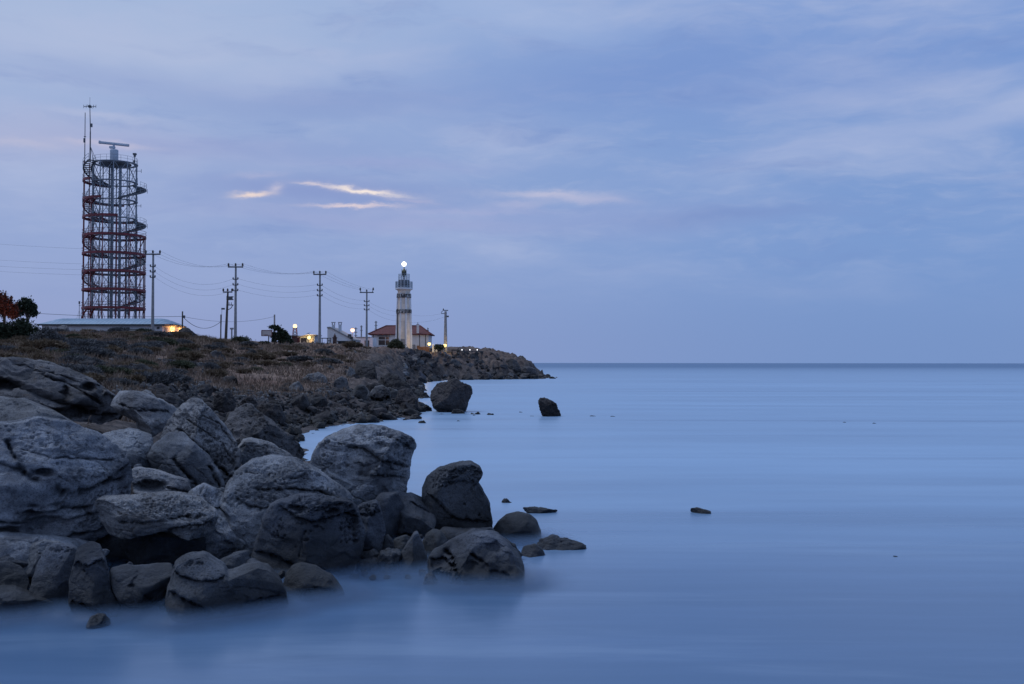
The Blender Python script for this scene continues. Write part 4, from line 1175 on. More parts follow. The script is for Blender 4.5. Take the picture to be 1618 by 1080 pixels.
# ------------------------------------------------------------------ long low building in front of the tower
def long_building():
    Y0 = 150.0; dep = 9.2
    xl, xr = at(66, 513, Y0).x, at(256, 513, Y0).x
    ze = at(160, 513.6, Y0).z; zr = at(160, 504.6, Y0 + dep / 2).z
    z0 = gz(xr, Y0) - .6
    root = empty('long_building', ((xl + xr) / 2, Y0, z0))
    tag(root, 'long low pale building under a curved ribbed metal roof, its near end lit orange', 'building')
    ox = (xl + xr) / 2; he = ze - z0; hr = zr - z0; L = (xr - xl) / 2
    MB().box((0, dep / 2, he / 2), (2 * L, dep, he)).build('wall', 'pale_wall', root)
    # roof: curved cross-section with hipped ends, folded ribs
    ov = .55; n = 64; prof = 7
    vs = []; fs = []
    for i in range(n + 1):
        x = -L - ov + (2 * L + 2 * ov) * i / n
        e_ = min(1.0, (L + ov - abs(x)) / 1.9 + .05)
        rib = .10 if i % 2 else 0.0
        for j in range(prof + 1):
            q = j / prof
            yv = -ov + (dep + 2 * ov) * q
            zc = math.sin(math.pi * q) ** .8
            vs.append((x, yv, he + .10 + (hr - he - .10) * zc * (e_ ** .6) + rib * (0.2 + zc)))
    for i in range(n):
        for j in range(prof):
            a = i * (prof + 1) + j
            fs.append((a, a + prof + 1, a + prof + 2, a + 1))
    MB().add(vs, fs).build('roof', 'roof_sheet', root)
    MB().box((0, -ov + .1, he), (2 * L + 2 * ov, .12, .26)).box((L + ov - .1, dep / 2, he), (.12, dep + 2 * ov, .26)).build('gutter', 'trim_dark', root)
    xx = lambda a: at(a, 520, Y0).x - ox
    a, b_ = xx(190), xx(222)
    MB().prism([(-1.6, 0), (0, 0), (0, he - .75), (-1.6, he - 1.05)], a, b_, 'x').build('lean_to', 'concrete', root)
    MB().prism([(-1.75, he - 1.02), (.02, he - .70), (.02, he - .60), (-1.75, he - .92)], a - .2, b_ + .2, 'x').build('lean_to_roof', 'trim_dark', root)
    d = MB().box((L + .03, 1.6, he * .5 - .2), (.06, 1.0, he * .9)).build('door', 'concrete', root)
    MB().box((L + .03, 6.0, he * .55), (.06, 1.2, .9)).build('window', 'dark_glass', root)
    MB().box((L + .15, 4.6, he - .38), (.25, .35, .16)).build('wall_lamp', 'yellow_glow', root)
    point((L + 1.0, 4.4, he - .45), (1, .42, .10), 330, root, .2)
    point((L + .8, 8.2, he - .5), (1, .42, .10), 150, root, .2)
    MB().box((xx(202), -.05, he - .5), (.5, .12, .25)).box((xx(250), -.05, he - .45), (.35, .12, .3)).build('wall_fitting', 'trim_dark', root)
long_building()

# ------------------------------------------------------------------ poles
WIREPTS = {}
def pole(key, px, pt, pb, Y, label, arm=12.0, ins=4.0, brk=(), double=False, r=.16, hook=False, mat_='concrete', name='utility_pole', lean=0.0, grp='utility poles along the cape'):
    S_ = Y / FPX
    top = at(px, pt, Y); z0 = gz(top.x + lean, Y) - .2
    h = top.z - z0
    o = empty(name, (top.x + lean, Y, z0)); tag(o, label, 'utility pole', grp)
    MB().tube((0, 0, 0), (-lean, 0, h - ins * S_ * .9), r * 1.25, r * .72, 10).build('shaft', mat_, o, smooth=True)
    X = -lean
    pts = {}
    az_ = h - ins * S_
    if arm:
        a = arm * S_
        am = MB().box((X, -.12, az_), (2 * a, .14, .16)).build('crossarm', 'dark_steel', o)
        for j, dx in enumerate((-a * .93, 0, a * .93)):
            g = MB()
            if hook and dx:
                g.path([(X + dx * .7, -.12, az_ - .05), (X + dx * .9, -.12, az_ + .1), (X + dx, -.12, az_ + .5)], .06, 5)
                g.lathe([(.10, 0), (.15, .1), (.10, .25), (.14, .34), (.05, .45)], (X + dx, -.12, az_ + .35), 8)
            else:
                g.tube((X + dx, -.12, az_), (X + dx, -.12, az_ + .18), .035)
                g.lathe([(.09, 0), (.15, .05), (.09, .14), (.14, .2), (.09, .3), (.05, .38)], (X + dx, -.12, az_ + .12), 8)
            g.build('insulator', 'porcelain', am)
            pts['t%d' % j] = Vector((top.x + dx, Y - .12, z0 + az_ + .45))
    for j, by in enumerate(brk):
        bz = at(px, by, Y).z - z0
        b_ = 4.2 * S_
        m_b = MB().box((X - lean * 0, -.12, bz), (2 * b_, .10, .10)).build('bracket', 'dark_steel', o)
        for dx in (-b_ * .9, b_ * .9):
            MB().lathe([(.06, 0), (.09, .08), (.05, .24)], (X + dx, -.12, bz + .03), 7).build('insulator', 'porcelain', m_b)
        pts['b%d' % j] = Vector((top.x, Y - .12, z0 + bz + .2))
    WIREPTS[key] = pts
    return o, z0, h

pole('A', 242, 398, 525, 120, 'tallest concrete utility pole, standing before the long building next to the radar tower', brk=(421.5, 430, 438.5))
pole('B', 372.5, 418, 537, 126, 'concrete utility pole beside the shorter pole with a transformer rack', brk=(441.5, 450.5, 459.5))
pole('Cc', 505.5, 430, 546, 136, 'concrete utility pole between the lit kiosk and the sloping-roofed building', arm=10.2, ins=3.6, brk=(451, 459.5, 467.5))
pole('D', 579.5, 458, 552, 160, 'concrete utility pole with hooked insulator arms beside the keeper\'s house', arm=11, ins=4, brk=(476.5, 483, 489.5), hook=True)
o, z0, h = pole('E', 704.0, 488, 553, 188, 'utility pole on the point with a bright lamp at its foot', arm=0, brk=(), r=.30)
S_ = 188 / FPX
MB().box((0, 0, h - .25), (8 * S_, .16, .16)).box((-2.5 * S_, 0, h - .85), (9 * S_, .12, .12)).tube((-4.5 * S_, 0, h - .3), (-7 * S_, 0, h - .7), .06).box((3.0 * S_, 0, h - 1.4), (.5, .2, .3)).build('crossarm', 'dark_steel', o)
MB().lathe([(.09, 0), (.13, .1), (.06, .3)], (-3.5 * S_, 0, h - .2), 8).build('insulator', 'porcelain', o)
WIREPTS['E'] = {'t0': Vector((o.location.x - 5 * S_, 188, z0 + h - .8)), 't1': Vector((o.location.x, 188, z0 + h - .1)), 'b0': Vector((o.location.x, 188, z0 + h - 1.4))}
# the transformer pole
o, z0, h = pole('T', 360, 458, 531, 133, 'shorter wooden utility pole carrying a rack of fuse boxes and a drooping cable', arm=7.4, ins=3.6, mat_='wood', lean=-.25)
S_ = 133 / FPX
g = MB()
for dz_ in (11, 15.5, 24): g.box((.25 + 3.4 * S_, 0, h - dz_ * S_), (11 * S_, .12, .12))
g.box((-1.5 * S_ + .25, 0, h - 13 * S_), (.10, .10, 6 * S_)).box((6.5 * S_ + .25, 0, h - 13 * S_), (.10, .10, 6 * S_))
for dx in (2, 5.5): g.box((.25 + dx * S_, 0, h - 13.2 * S_), (.30, .3, .35)).box((.25 + dx * S_, 0, h - 22 * S_), (.07, .07, .4))
g.build('fuse_rack', 'dark_steel', o)
MB().path([(.25 + 8 * S_, 0, h - 24 * S_), (.25 + 5 * S_, 0, h - 29 * S_), (.1, 0, h - 33 * S_)], .05).build('cable', 'wire_metal', o)
MB().box((-.35, -.1, h - 30 * S_), (.4, .3, .22)).tube((-.5, -.1, h - 31 * S_), (-.62, -.1, 0), .025).build('street_light', 'dark_steel', o)

def post(px, pt, Y, label, name='post', cat='post', r=.10, mat_='wood', parts=None, grp=None):
    p = at(px, pt, Y); z0 = gz(p.x, Y) - .2
    o = empty(name, (p.x, Y, z0)); tag(o, label, cat, grp)
    MB().tube((0, 0, 0), (0, 0, p.z - z0), r, r * .85, 8).build('shaft', mat_, o)
    if parts: parts(o, p.z - z0, Y / FPX)
    return o, z0, p.z - z0
def top_box(o, h, S_): MB().box((0, 0, h - .1), (5.0 * S_, .3, .22)).build('lamp_head', 'concrete', o)
def clamp(o, h, S_): MB().box((2.6 * S_, 0, h - 8.5 * S_), (.22, .2, .32)).tube((0, 0, h - 8.5 * S_), (2.6 * S_, 0, h - 8.5 * S_), .03).build('bracket', 'dark_steel', o)
def ladder(n, w_):
    def f(o, h, S_):
        for k in range(n): MB().box((0, 0, h - .25 - k * 5.5 * S_), (w_ * S_, .1, .1)).build('bracket', 'dark_steel', o)
    return f
post(288.3, 492, 122, 'short dark wooden post by the boulder at the end of the long building', parts=clamp)
post(349.0, 497, 128, 'slim wooden post just short of the pole with the fuse rack', r=.09)
post(366.2, 518, 130, 'stubby pole with a flat head between two utility poles', 'lamp_post', 'lamp post', .11, 'concrete', top_box)
post(433.7, 497, 150, 'grey post rising behind the wind-bent tree', r=.14, mat_='concrete')
post(571.0, 514, 180, 'stubby leaning post between the pink lamp and the hooked-arm pole', r=.14, mat_='concrete', parts=ladder(2, 4))
post(562.2, 517, 172, 'thin dark post with short rungs right beside the pink lamp', r=.08, parts=ladder(5, 5))
post(594.0, 507, 215, 'distant pole with stacked crossarms rising over the red roof', 'distant_pole', 'pole', .16, 'concrete', ladder(4, 5))
post(628.3, 488, 178, 'dark wooden pole standing close in front of the lighthouse', 'wooden_pole', 'pole', .13, 'wood', ladder(2, 4))
p = at(628.3, 490, 178); WIREPTS['F'] = {'b0': p + Vector((0, 0, -.2)), 'b1': p + Vector((0, 0, -1.0)), 'b2': p + Vector((0, 0, -1.9))}

# ------------------------------------------------------------------ wires
def wire(a, b_, sag, label, r=.010, grp='power lines between the poles'):
    a = Vector(a); b_ = Vector(b_); n = 22; mid = (a + b_) / 2
    pts = []
    for k in range(n + 1):
        q = k / n; v = a.lerp(b_, q); v.z -= .72 * sag * 4 * q * (1 - q); pts.append(v - mid)
    o = MB().path(pts, r, 4).build('power_line', 'wire_metal', None, tuple(mid)); tag(o, label, 'wire', grp)
W_ = WIREPTS
for pair, txt, sg, sb in (('AB', 'from the tallest pole to the fuse-rack pole\'s neighbour', 1.5, 2.1), ('BC', 'from the fuse-rack pole\'s neighbour to the kiosk pole', 1.1, 1.0),
                          ('CD', 'from the kiosk pole to the hooked-arm pole', .5, .9)):
    k1 = {'A': 'A', 'B': 'B', 'C': 'Cc', 'D': 'D'}[pair[0]]; k2 = {'A': 'A', 'B': 'B', 'C': 'Cc', 'D': 'D'}[pair[1]]
    for j in range(3):
        wire(W_[k1]['t%d' % j], W_[k2]['t%d' % j], sg, 'upper power line strung ' + txt)
    for j in range(3):
        wire(W_[k1]['b%d' % j], W_[k2]['b%d' % j], sb, ('highest', 'middle', 'lowest')[j] + ' of the lower lines ' + txt)
for j in range(3):
    wire(W_['D']['b%d' % j], W_['F']['b%d' % j], .6, ('highest', 'middle', 'lowest')[j] + ' line from the hooked-arm pole to the pole before the lighthouse')
wire(W_['F']['b0'], W_['E']['t0'], .9, 'upper line from the lighthouse to the pole on the point')
wire(W_['F']['b2'], W_['E']['b0'], .9, 'lower line from the lighthouse to the pole on the point')
for j, (y0, nm) in enumerate(((385, 'highest'), (411, 'second highest'), (421, 'second lowest'), (429, 'lowest'))):
    key = 't1' if j == 0 else 'b%d' % (j - 1)
    wire(at(-60, y0 - 4, 138), W_['A'][key], .35, nm + ' line running past the radar tower from the tallest pole', grp='power lines running past the tower')
    if j == 0: continue
a = at(60, 495.5, 124); b_ = at(288.3, 500, 122); c = at(349, 508, 128); d = at(433.7, 499, 150)
wire(a, b_, .25, 'cable running above the long roof to the short dark post', .03)
wire(b_, c, 1.6, 'slack cable hanging from the short dark post to the slim post', .03)
wire(b_, at(433.7, 500, 150), 1.0, 'long level cable from the short dark post to the post behind the bent tree', .02)

# ------------------------------------------------------------------ lighthouse
def lighthouse():
    Y = 185.0; S_ = Y / FPX
    p = at(638.0, 552, Y); z0 = min(gz(p.x, Y), p.z)
    root = empty('lighthouse', (p.x, Y, z0)); tag(root, 'white ribbed lighthouse with a glowing lamp above its railed gallery', 'lighthouse')
    Z = lambda py: at(638, py, Y).z - z0
    rb, rt = 13.0 * S_, 10.2 * S_
    zg = Z(458)
    MB().lathe([(rb * 1.0, 0), (rt, zg - .9), (rt, zg - .3), (rt * 1.14, zg)], (0, 0, 0), 8, R(22.5)).build('tower', 'lamp_tinted_whitewash', root)
    for k in range(8):
        an = R(22.5 + 45 * k)
        MB().tube((rb * .99 * math.cos(an), rb * .99 * math.sin(an), 0), (rt * .99 * math.cos(an), rt * .99 * math.sin(an), zg - .6), .20, .16, 6).build('rib', 'whitewash', root)
    for y0, y1 in ((470.5, 464.5), (495, 489)):
        a, b_ = Z(y0), Z(y1); ra = rb + (rt - rb) * a / (zg - .9); rc = rb + (rt - rb) * b_ / (zg - .9)
        MB().lathe([(ra + .21, a), (rc + .21, b_)], (0, 0, 0), 8, R(22.5)).build('peeling_band', 'peeling_band', root)
    MB().lathe([(rt * 1.12, zg), (14.0 * S_, zg + .12), (14.0 * S_, zg + .30)], (0, 0, 0), 24).build('gallery', 'whitewash', root)
    def railing(r, z, h, n, parent):
        g = MB()
        for k in range(n):
            an = 2 * math.pi * k / n; g.tube((r * math.cos(an), r * math.sin(an), z), (r * math.cos(an), r * math.sin(an), z + h), .035, None, 4)
        for q in (.35, .7, 1.0): g.ringarc(r - .03, r + .03, z + h * q - .025, z + h * q + .025, n=24)
        return g.build('railing', 'rail_glass', parent)
    railing(13.3 * S_, zg + .3, 10.5 * S_, 40, root)
    zd = Z(442)
    MB().lathe([(8.6 * S_, zg + .3), (8.6 * S_, zd - .1), (9.4 * S_, zd)], (0, 0, 0), 20).build('lantern_base', 'pale_wall', root, smooth=True)
    for k in range(10):
        an = 2 * math.pi * k / 10 + .15
        MB().box((8.65 * S_ * math.cos(an), 8.65 * S_ * math.sin(an), (zg + zd) / 2 + .2), (.06, .45, zd - zg - .7), an).build('pane', 'dark_glass', root)
    railing(8.6 * S_, zd, 9 * S_, 14, root)
    MB().lathe([(.10, zd), (.10, zd + .5), (.25, zd + .7), (.42, Z(433)), (.40, Z(428)), (.25, Z(426)), (.12, Z(424))], (0, 0, 0), 14).build('lens_housing', 'bronze', root, smooth=True)
    MB().tube((-.42, 0, zd), (-.42, 0, Z(425)), .04).tube((.42, 0, zd), (.42, 0, Z(425)), .04).tube((0, 0, Z(425)), (0, 0, Z(421)), .08).build('lamp_frame', 'bronze', root)
    MB().sphere((0, 0, Z(417)), .42, 24, 10).build('lamp', 'beacon_glow', root, smooth=True)
    point((0, -.9, Z(417)), (1, .95, .78), 60, root, .4)
    MB().box((0, -rb * .93, 1.0), (1.0, .12, 2.0)).build('door', 'concrete', root)
lighthouse()

# ------------------------------------------------------------------ keeper's house
def keepers_house():
    Y = 191.0; dep = 8.0
    xl, xr = at(587, 540, Y).x, at(677, 540, Y).x
    cxm = (xl + xr) / 2; z0 = gz(cxm, Y + 2) - .4
    root = empty('house', (cxm, Y, z0)); tag(root, 'white single-storey house with a red hipped tile roof behind the lighthouse', 'house')
    Z = lambda py: at(632, py, Y).z - z0
    X = lambda px_: at(px_, 540, Y).x - cxm
    he = Z(527.5); L = (xr - xl) / 2; hr = Z(515) + .18
    MB().box((0, dep / 2, he / 2), (2 * L, dep, he)).build('wall', 'whitewash', root)
    ov = .55
    r0, r1 = X(606), X(661)
    v = [(-L - ov, -ov, he), (L + ov, -ov, he), (L + ov, dep + ov, he), (-L - ov, dep + ov, he), (r0, dep / 2, hr), (r1, dep / 2, hr),
         (-L - ov, -ov, he - .18), (L + ov, -ov, he - .18), (L + ov, dep + ov, he - .18), (-L - ov, dep + ov, he - .18)]
    rf = MB().add(v, [(0, 1, 5, 4), (1, 2, 5), (2, 3, 4, 5), (3, 0, 4), (9, 8, 7, 6), (0, 6, 7, 1), (1, 7, 8, 2), (2, 8, 9, 3), (3, 9, 6, 0)]).build('roof', 'roof_tile', root)
    g = MB().tube((-L - ov, -ov, he + .02), (r0, dep / 2, hr + .03), .13).tube((L + ov, -ov, he + .02), (r1, dep / 2, hr + .03), .13).tube((r0, dep / 2, hr + .03), (r1, dep / 2, hr + .03), .13)
    g.build('ridge_tiles', 'roof_tile', rf)
    a, b_ = X(598), X(615)
    wz0, wz1 = Z(545.5), Z(531.5)
    wd = MB().box(((a + b_) / 2, -.01, (wz0 + wz1) / 2), (b_ - a, .10, wz1 - wz0)).build('window', 'dark_glass', root)
    g = MB()
    for x in (a, (a + b_) / 2 + .3, b_): g.box((x, -.08, (wz0 + wz1) / 2), (.08, .10, wz1 - wz0 + .1))
    for z in (wz0, wz0 + (wz1 - wz0) * .62, wz1): g.box(((a + b_) / 2, -.085, z), (b_ - a + .1, .10, .10))
    g.build('frame', 'white_paint', wd)
    MB().box(((a + b_) / 2, -.15, wz1 + .1), (b_ - a + .3, .35, .12)).build('window_hood', 'trim_dark', root)
    cxx = X(660.2)
    ch = MB().box((cxx, -.1, (Z(526) + Z(514)) / 2), (.42, .42, Z(513.5) - Z(526))).build('chimney', 'whitewash', root)
    MB().box((cxx, -.1, Z(512.5)), (.55, .55, .12)).box((cxx, -.1, Z(511.0)), (.12, .12, .5)).build('chimney_cap', 'concrete', ch)
    for q in (590, 663, 672.5): MB().tube((X(q), -.08, 0), (X(q), -.08, he - .1), .06).build('drainpipe', 'trim_dark', root)
    MB().tube((X(675), 1.0, he), (X(675), 1.0, Z(517)), .05).box((X(675), 1.0, Z(522)), (.4, .1, .3)).box((X(675.5), 1.0, Z(519)), (.25, .1, .2)).build('roof_aerial', 'trim_dark', root)
    MB().box((X(654), -.6, .6), (.6, .8, 1.2)).build('step_block', 'concrete', root)
keepers_house()

# ------------------------------------------------------------------ outbuildings
def sloping_building():
    Y = 152.0; dep = 7.0
    c = at(537, 545, Y); z0 = gz(c.x, Y) - .5
    root = empty('sloping_roof_building', (c.x, Y, z0)); tag(root, 'white building with one long sloping roof and two square chimneys', 'building')
    P = lambda px_, py: (at(px_, py, Y).x - c.x, at(px_, py, Y).z - z0)
    poly = [(P(517.2, 545)[0], 0), P(517.2, 517.2), P(521.5, 516.6), P(558, 536), (P(558, 536)[0], 0)]
    MB().prism(poly, 0, dep).build('wall', 'whitewash', root)
    a, b_, d = P(516.8, 516.4), P(521.5, 516.0), P(558.8, 536.0)
    MB().prism([a, b_, d, (d[0], d[1] - .2), (b_[0], b_[1] - .2), (a[0], a[1] - .2)], -.18, dep + .2).build('roof', 'concrete', root)
    for x in (525, 535.5):
        q = P(x, 509.5); q2 = P(x, 521)
        ch = MB().box((q[0], 1.0, (q[1] + q2[1]) / 2 - .25), (.42, .45, q[1] - q2[1] - .1)).build('chimney', 'pale_wall', root)
        g = MB().box((q[0], 1.0, q[1] + .06), (.58, .6, .10))
        for dx in (-.18, .18): g.box((q[0] + dx, 1.0, q[1] - .18), (.08, .42, .30))
        g.build('chimney_cap', 'concrete', ch)
    a, b_ = P(534.5, 546), P(549, 539.5)
    w_ = MB().box(((a[0] + b_[0]) / 2, -.01, (a[1] + b_[1]) / 2), (b_[0] - a[0], .1, b_[1] - a[1])).build('window', 'dark_glass', root)
    g = MB()
    for k in range(4): g.box((a[0] + (b_[0] - a[0]) * k / 3, -.07, (a[1] + b_[1]) / 2), (.06, .08, b_[1] - a[1]))
    g.box(((a[0] + b_[0]) / 2, -.09, b_[1] + .05), (b_[0] - a[0] + .3, .2, .1))
    g.build('frame', 'trim_dark', w_)
    q = P(553, 530); MB().box((q[0], -.3, q[1]), (.5, .5, .4)).box((q[0] + .3, -.3, q[1] - .35), (.4, .4, .3)).build('wall_fitting', 'trim_dark', root)
sloping_building()

def low_wall_building():
    Y = 172.0
    c = at(573, 545, Y); z0 = gz(c.x, Y) - .5
    root = empty('low_building', (c.x, Y, z0)); tag(root, 'low flat-roofed white annex glowing pink between the sloping roof and the house', 'building')
    xa, xb = at(557, 540, Y).x - c.x, at(589, 540, Y).x - c.x; h = at(573, 533.5, Y).z - z0
    MB().box(((xa + xb) / 2, 2.5, h / 2), (xb - xa, 5, h)).build('wall', 'whitewash', root)
    MB().box(((xa + xb) / 2 - .3, 2.5, h + .08), (xb - xa - .4, 5.2, .16)).build('roof', 'concrete', root)
    MB().box((xb - 1.0, -.02, h * .5), (.8, .08, 1.4)).build('door', 'trim_dark', root)
low_wall_building()

def kiosk():
    Y = 140.0
    c = at(485, 540, Y); z0 = gz(c.x, Y) - .3
    root = empty('kiosk', (c.x, Y, z0)); tag(root, 'small kiosk with a glowing yellow doorway and lamp under a flat roof', 'kiosk')
    X = lambda p_: at(p_, 540, Y).x - c.x
    Z = lambda q: at(485, q, Y).z - z0
    h = Z(530.5)
    MB().box(((X(474) + X(496.5)) / 2, 1.6, h / 2), (X(496.5) - X(474), 3.2, h)).build('wall', 'pale_wall', root)
    MB().prism([(X(471), Z(532.2)), (X(487), Z(528.6)), (X(501), Z(528.8)), (X(501), Z(530.0)), (X(487), Z(529.9)), (X(471), Z(533.2))], -.8, 3.6).build('roof', 'concrete', root)
    MB().box((X(492.2), -.03, h / 2 - .1), (.55, .08, h - .3)).build('door', 'lamp_tinted_whitewash', root)
    for x in (488.3, 495.8): MB().box((X(x), -.5, h / 2), (.09, .09, h)).build('post', 'trim_dark', root)
    MB().box((X(480), -.03, h * .5), (.8, .06, .9)).build('window', 'dark_glass', root)
    MB().sphere((X(490), -.75, Z(533.5)), .24, 12, 8).build('lamp', 'yellow_glow', root)
    point((X(491), -1.3, Z(534.5)), (1, .66, .25), 110, root)
    MB().tube((X(485), 1, h), (X(485), 1, h + .4), .03).tube((X(482), 1, h + .35), (X(488), 1, h + .45), .03).build('roof_aerial', 'trim_dark', root)
kiosk()

def red_shed():
    Y = 143.0
    c = at(468, 540, Y); z0 = gz(c.x, Y) - .3
    root = empty('red_shed', (c.x, Y, z0)); tag(root, 'small dark red shed tucked between the bent tree and the kiosk', 'shed')
    a, b_ = at(461.5, 540, Y).x - c.x, at(474.8, 540, Y).x - c.x; h = at(468, 531.8, Y).z - z0
    MB().box(((a + b_) / 2, 1.2, h / 2), (b_ - a, 2.4, h)).build('wall', 'red_shed_paint', root)
    MB().prism([(a - .1, h), (b_ + .1, h), (b_ + .1, h + .12), (a - .1, h + .2)], -.15, 2.55).build('roof', 'brown_stone', root)
    MB().box((a + .45, -.02, h * .45), (.6, .06, h * .8)).build('door', 'brown_stone', root)
red_shed()

def pergola():
    Y = 146.0
    c = at(510, 540, Y); z0 = gz(c.x, Y) - .3
    root = empty('pergola', (c.x, Y, z0)); tag(root, 'thin open frame of posts and rails linking the kiosk and the sloping-roofed building', 'pergola')
    X = lambda p_: at(p_, 540, Y).x - c.x
    h = at(510, 534.3, Y).z - z0
    for x in (497.5, 509, 517, 522.5): MB().box((X(x), 0, h / 2), (.09, .09, h)).build('post', 'dark_steel', root)
    MB().box(((X(497) + X(523.5)) / 2, 0, h), (X(523.5) - X(497), .12, .12)).build('rail', 'dark_steel', root)
    MB().box((X(520.5), 0, h - .35), (.45, .06, .3)).build('notice_plate', 'concrete', root)
pergola()

def monument():
    Y = 147.0
    c = at(529, 545, Y); z0 = gz(c.x, Y) - .3
    root = empty('stone_shrine', (c.x, Y, z0)); tag(root, 'narrow reddish stone shrine with a pointed cap before the sloping-roofed building', 'monument')
    Z = lambda q: at(529, q, Y).z - z0
    w_ = 5.4 * Y / FPX
    MB().box((0, 0, Z(534.5) / 2), (w_, w_, Z(534.5))).build('pillar', 'brown_stone', root)
    MB().box((0, 0, Z(533.6)), (w_ * 1.25, w_ * 1.25, .16)).box((0, 0, Z(531.8)), (w_ * .7, w_ * .7, .28)).build('cornice', 'brown_stone', root)
    MB().lathe([(w_ * .42, Z(531)), (w_ * .2, Z(529)), (.03, Z(526.5))], (0, 0, 0), 8).build('cap', 'brown_stone', root)
monument()

def basketball_hoop():
    Y = 118.0
    c = at(423.6, 545, Y); z0 = gz(c.x, Y) - .2; S_ = Y / FPX
    root = empty('basketball_hoop', (c.x, Y, z0)); tag(root, 'basketball backboard on a single post beside the wind-bent tree', 'basketball hoop')
    Z = lambda q: at(423, q, Y).z - z0
    X = lambda p_: at(p_, 530, Y).x - c.x
    MB().tube((0, .25, 0), (0, .25, Z(526)), .07).tube((0, .25, Z(527)), (X(421.5), 0, Z(526)), .05).build('post', 'dark_steel', root)
    bd = MB().box(((X(413.5) + X(429.5)) / 2, 0, (Z(522) + Z(530.6)) / 2), (X(429.5) - X(413.5), .07, Z(522) - Z(530.6))).build('backboard', 'backboard_paint', root)
    g = MB(); xa, xb, za, zb_ = X(413.4), X(429.6), Z(530.7), Z(521.9)
    g.box(((xa + xb) / 2, -.045, za), (xb - xa, .06, .07)).box(((xa + xb) / 2, -.045, zb_), (xb - xa, .06, .07)).box((xa, -.045, (za + zb_) / 2), (.07, .06, zb_ - za)).box((xb, -.045, (za + zb_) / 2), (.07, .06, zb_ - za))
    g.build('border', 'red_shed_paint', bd)
    hp = MB().ringarc(.21, .24, -.02, .02, n=20).build('rim', 'red_paint', root, ((xa + xb) / 2, -.34, za + .12))
basketball_hoop()

def lattice_lamp():
    Y = 150.0; S_ = Y / FPX
    c = at(466, 532, Y); z0 = gz(c.x, Y)
    root = empty('floodlight_tower', (c.x, Y, z0)); tag(root, 'small lattice stand topped by a round white-hot lamp above the red shed', 'lamp')
    zt = at(466, 518.5, Y).z - z0
    for sx in (-1, 1):
        for sy in (-1, 1): MB().tube((sx * .42, sy * .42, 0), (sx * .22, sy * .22, zt), .045).build('leg', 'red_paint', root)
    g = MB(); n = 6
    for k in range(n):
        w0 = .42 - .20 * k / n; w1 = .42 - .20 * (k + 1) / n; a = zt * k / n; b_ = zt * (k + 1) / n
        for sy in (-1, 1):
            g.tube((-w0, sy * w0, a), (w1, sy * w1, b_), .025, None, 4).tube((w0, sy * w0, a), (-w1, sy * w1, b_), .025, None, 4)
    g.build('lattice', 'dark_steel', root)
    MB().box((0, 0, zt + .04), (.6, .6, .08)).build('platform', 'dark_steel', root)
    MB().sphere((0, 0, at(466, 515.3, Y).z - z0), .30, 14, 8).build('lamp', 'warm_glow', root)
    point((0, -.7, at(466, 515.3, Y).z - z0), (1, .74, .42), 40, root)
lattice_lamp()

def lamp_post(px_, py, Y, label, g, r, c, w_, watt_off=(0, -.6, 0), post_r=.05):
    p = at(px_, py, Y); z0 = gz(p.x, Y) - .1
    root = empty('lamp_post', (p.x, Y, z0)); tag(root, label, 'lamp')
    h = p.z - z0
    MB().tube((0, 0, 0), (0, 0, h), post_r).build('post', 'dark_steel', root)
    MB().lathe([(r * .5, h + r * .8), (r * .9, h + r * .75), (r * .2, h + r * 1.25)], (0, 0, 0), 10).build('hood', 'dark_steel', root)
    MB().sphere((0, 0, h), r, 14, 8).build('lamp', g, root, smooth=True)
    point((watt_off[0], watt_off[1], h + watt_off[2]), c, w_, root)
lamp_post(557, 521.5, 165, 'pink-orange lamp on a post over the flat-roofed annex', 'pink_glow', .33, (1, .50, .32), 320, (.3, -1.2, 0))
lamp_post(678.3, 543.2, 182, 'yellow lamp on a low post beside the keeper\'s house', 'yellow_glow', .29, (1, .70, .28), 190, (-.9, -.5, 0))
lamp_post(703.0, 545.5, 185.5, 'yellow lamp at the foot of the pole on the point', 'yellow_glow', .31, (1, .66, .22), 85, (.3, .9, .0))
lamp_post(-7, 502, 84, 'orange street lamp shining through the reddish tree', 'warm_glow', .25, (1, .30, .10), 90, (.3, -.8, 0))

def point_wall():
    Y = 187.0
    a, b_ = at(722, 553.5, Y), at(762, 554.5, Y); c = (a + b_) / 2; z0 = gz(c.x, Y) - .2
    root = empty('platform_rail', (c.x, Y, z0)); tag(root, 'low dark railing and bench on the headland, dotted with tiny white lamps', 'railing')
    L = (b_.x - a.x) / 2; h = at(740, 554.6, Y).z - z0
    h = max(h, .5)
    MB().box((0, 0, h), (2 * L, .5, .16)).build('top_rail', 'trim_dark', root)
    for k in range(6): MB().box((-L + .1 + (2 * L - .2) * k / 5, 0, h / 2), (.12, .12, h)).build('post', 'trim_dark', root)
    for q in (730, 742.5, 754): MB().sphere((at(q, 553, Y).x - c.x, 0, h + .28), .10, 8, 6).tube((at(q, 553, Y).x - c.x, 0, h), (at(q, 553, Y).x - c.x, 0, h + .2), .03).build('lamp', 'small_glow', root)
    a, b_ = at(714, 553, Y), at(727, 553, Y)
    tb = empty('bench_shelter', ((a.x + b_.x) / 2, Y - 1, z0)); tag(tb, 'low dark shelter with a warm glow beneath, next to the pole on the point', 'shelter')
    w_ = b_.x - a.x; hh = max(at(720, 553.0, Y - 1).z - z0, .7)
    MB().box((0, 0, hh), (w_, 1.2, .22)).build('roof', 'wood', tb)
    for dx in (-.45, .45): MB().box((w_ * dx, 0, hh / 2), (.12, .9, hh)).build('post', 'wood', tb)
point_wall()

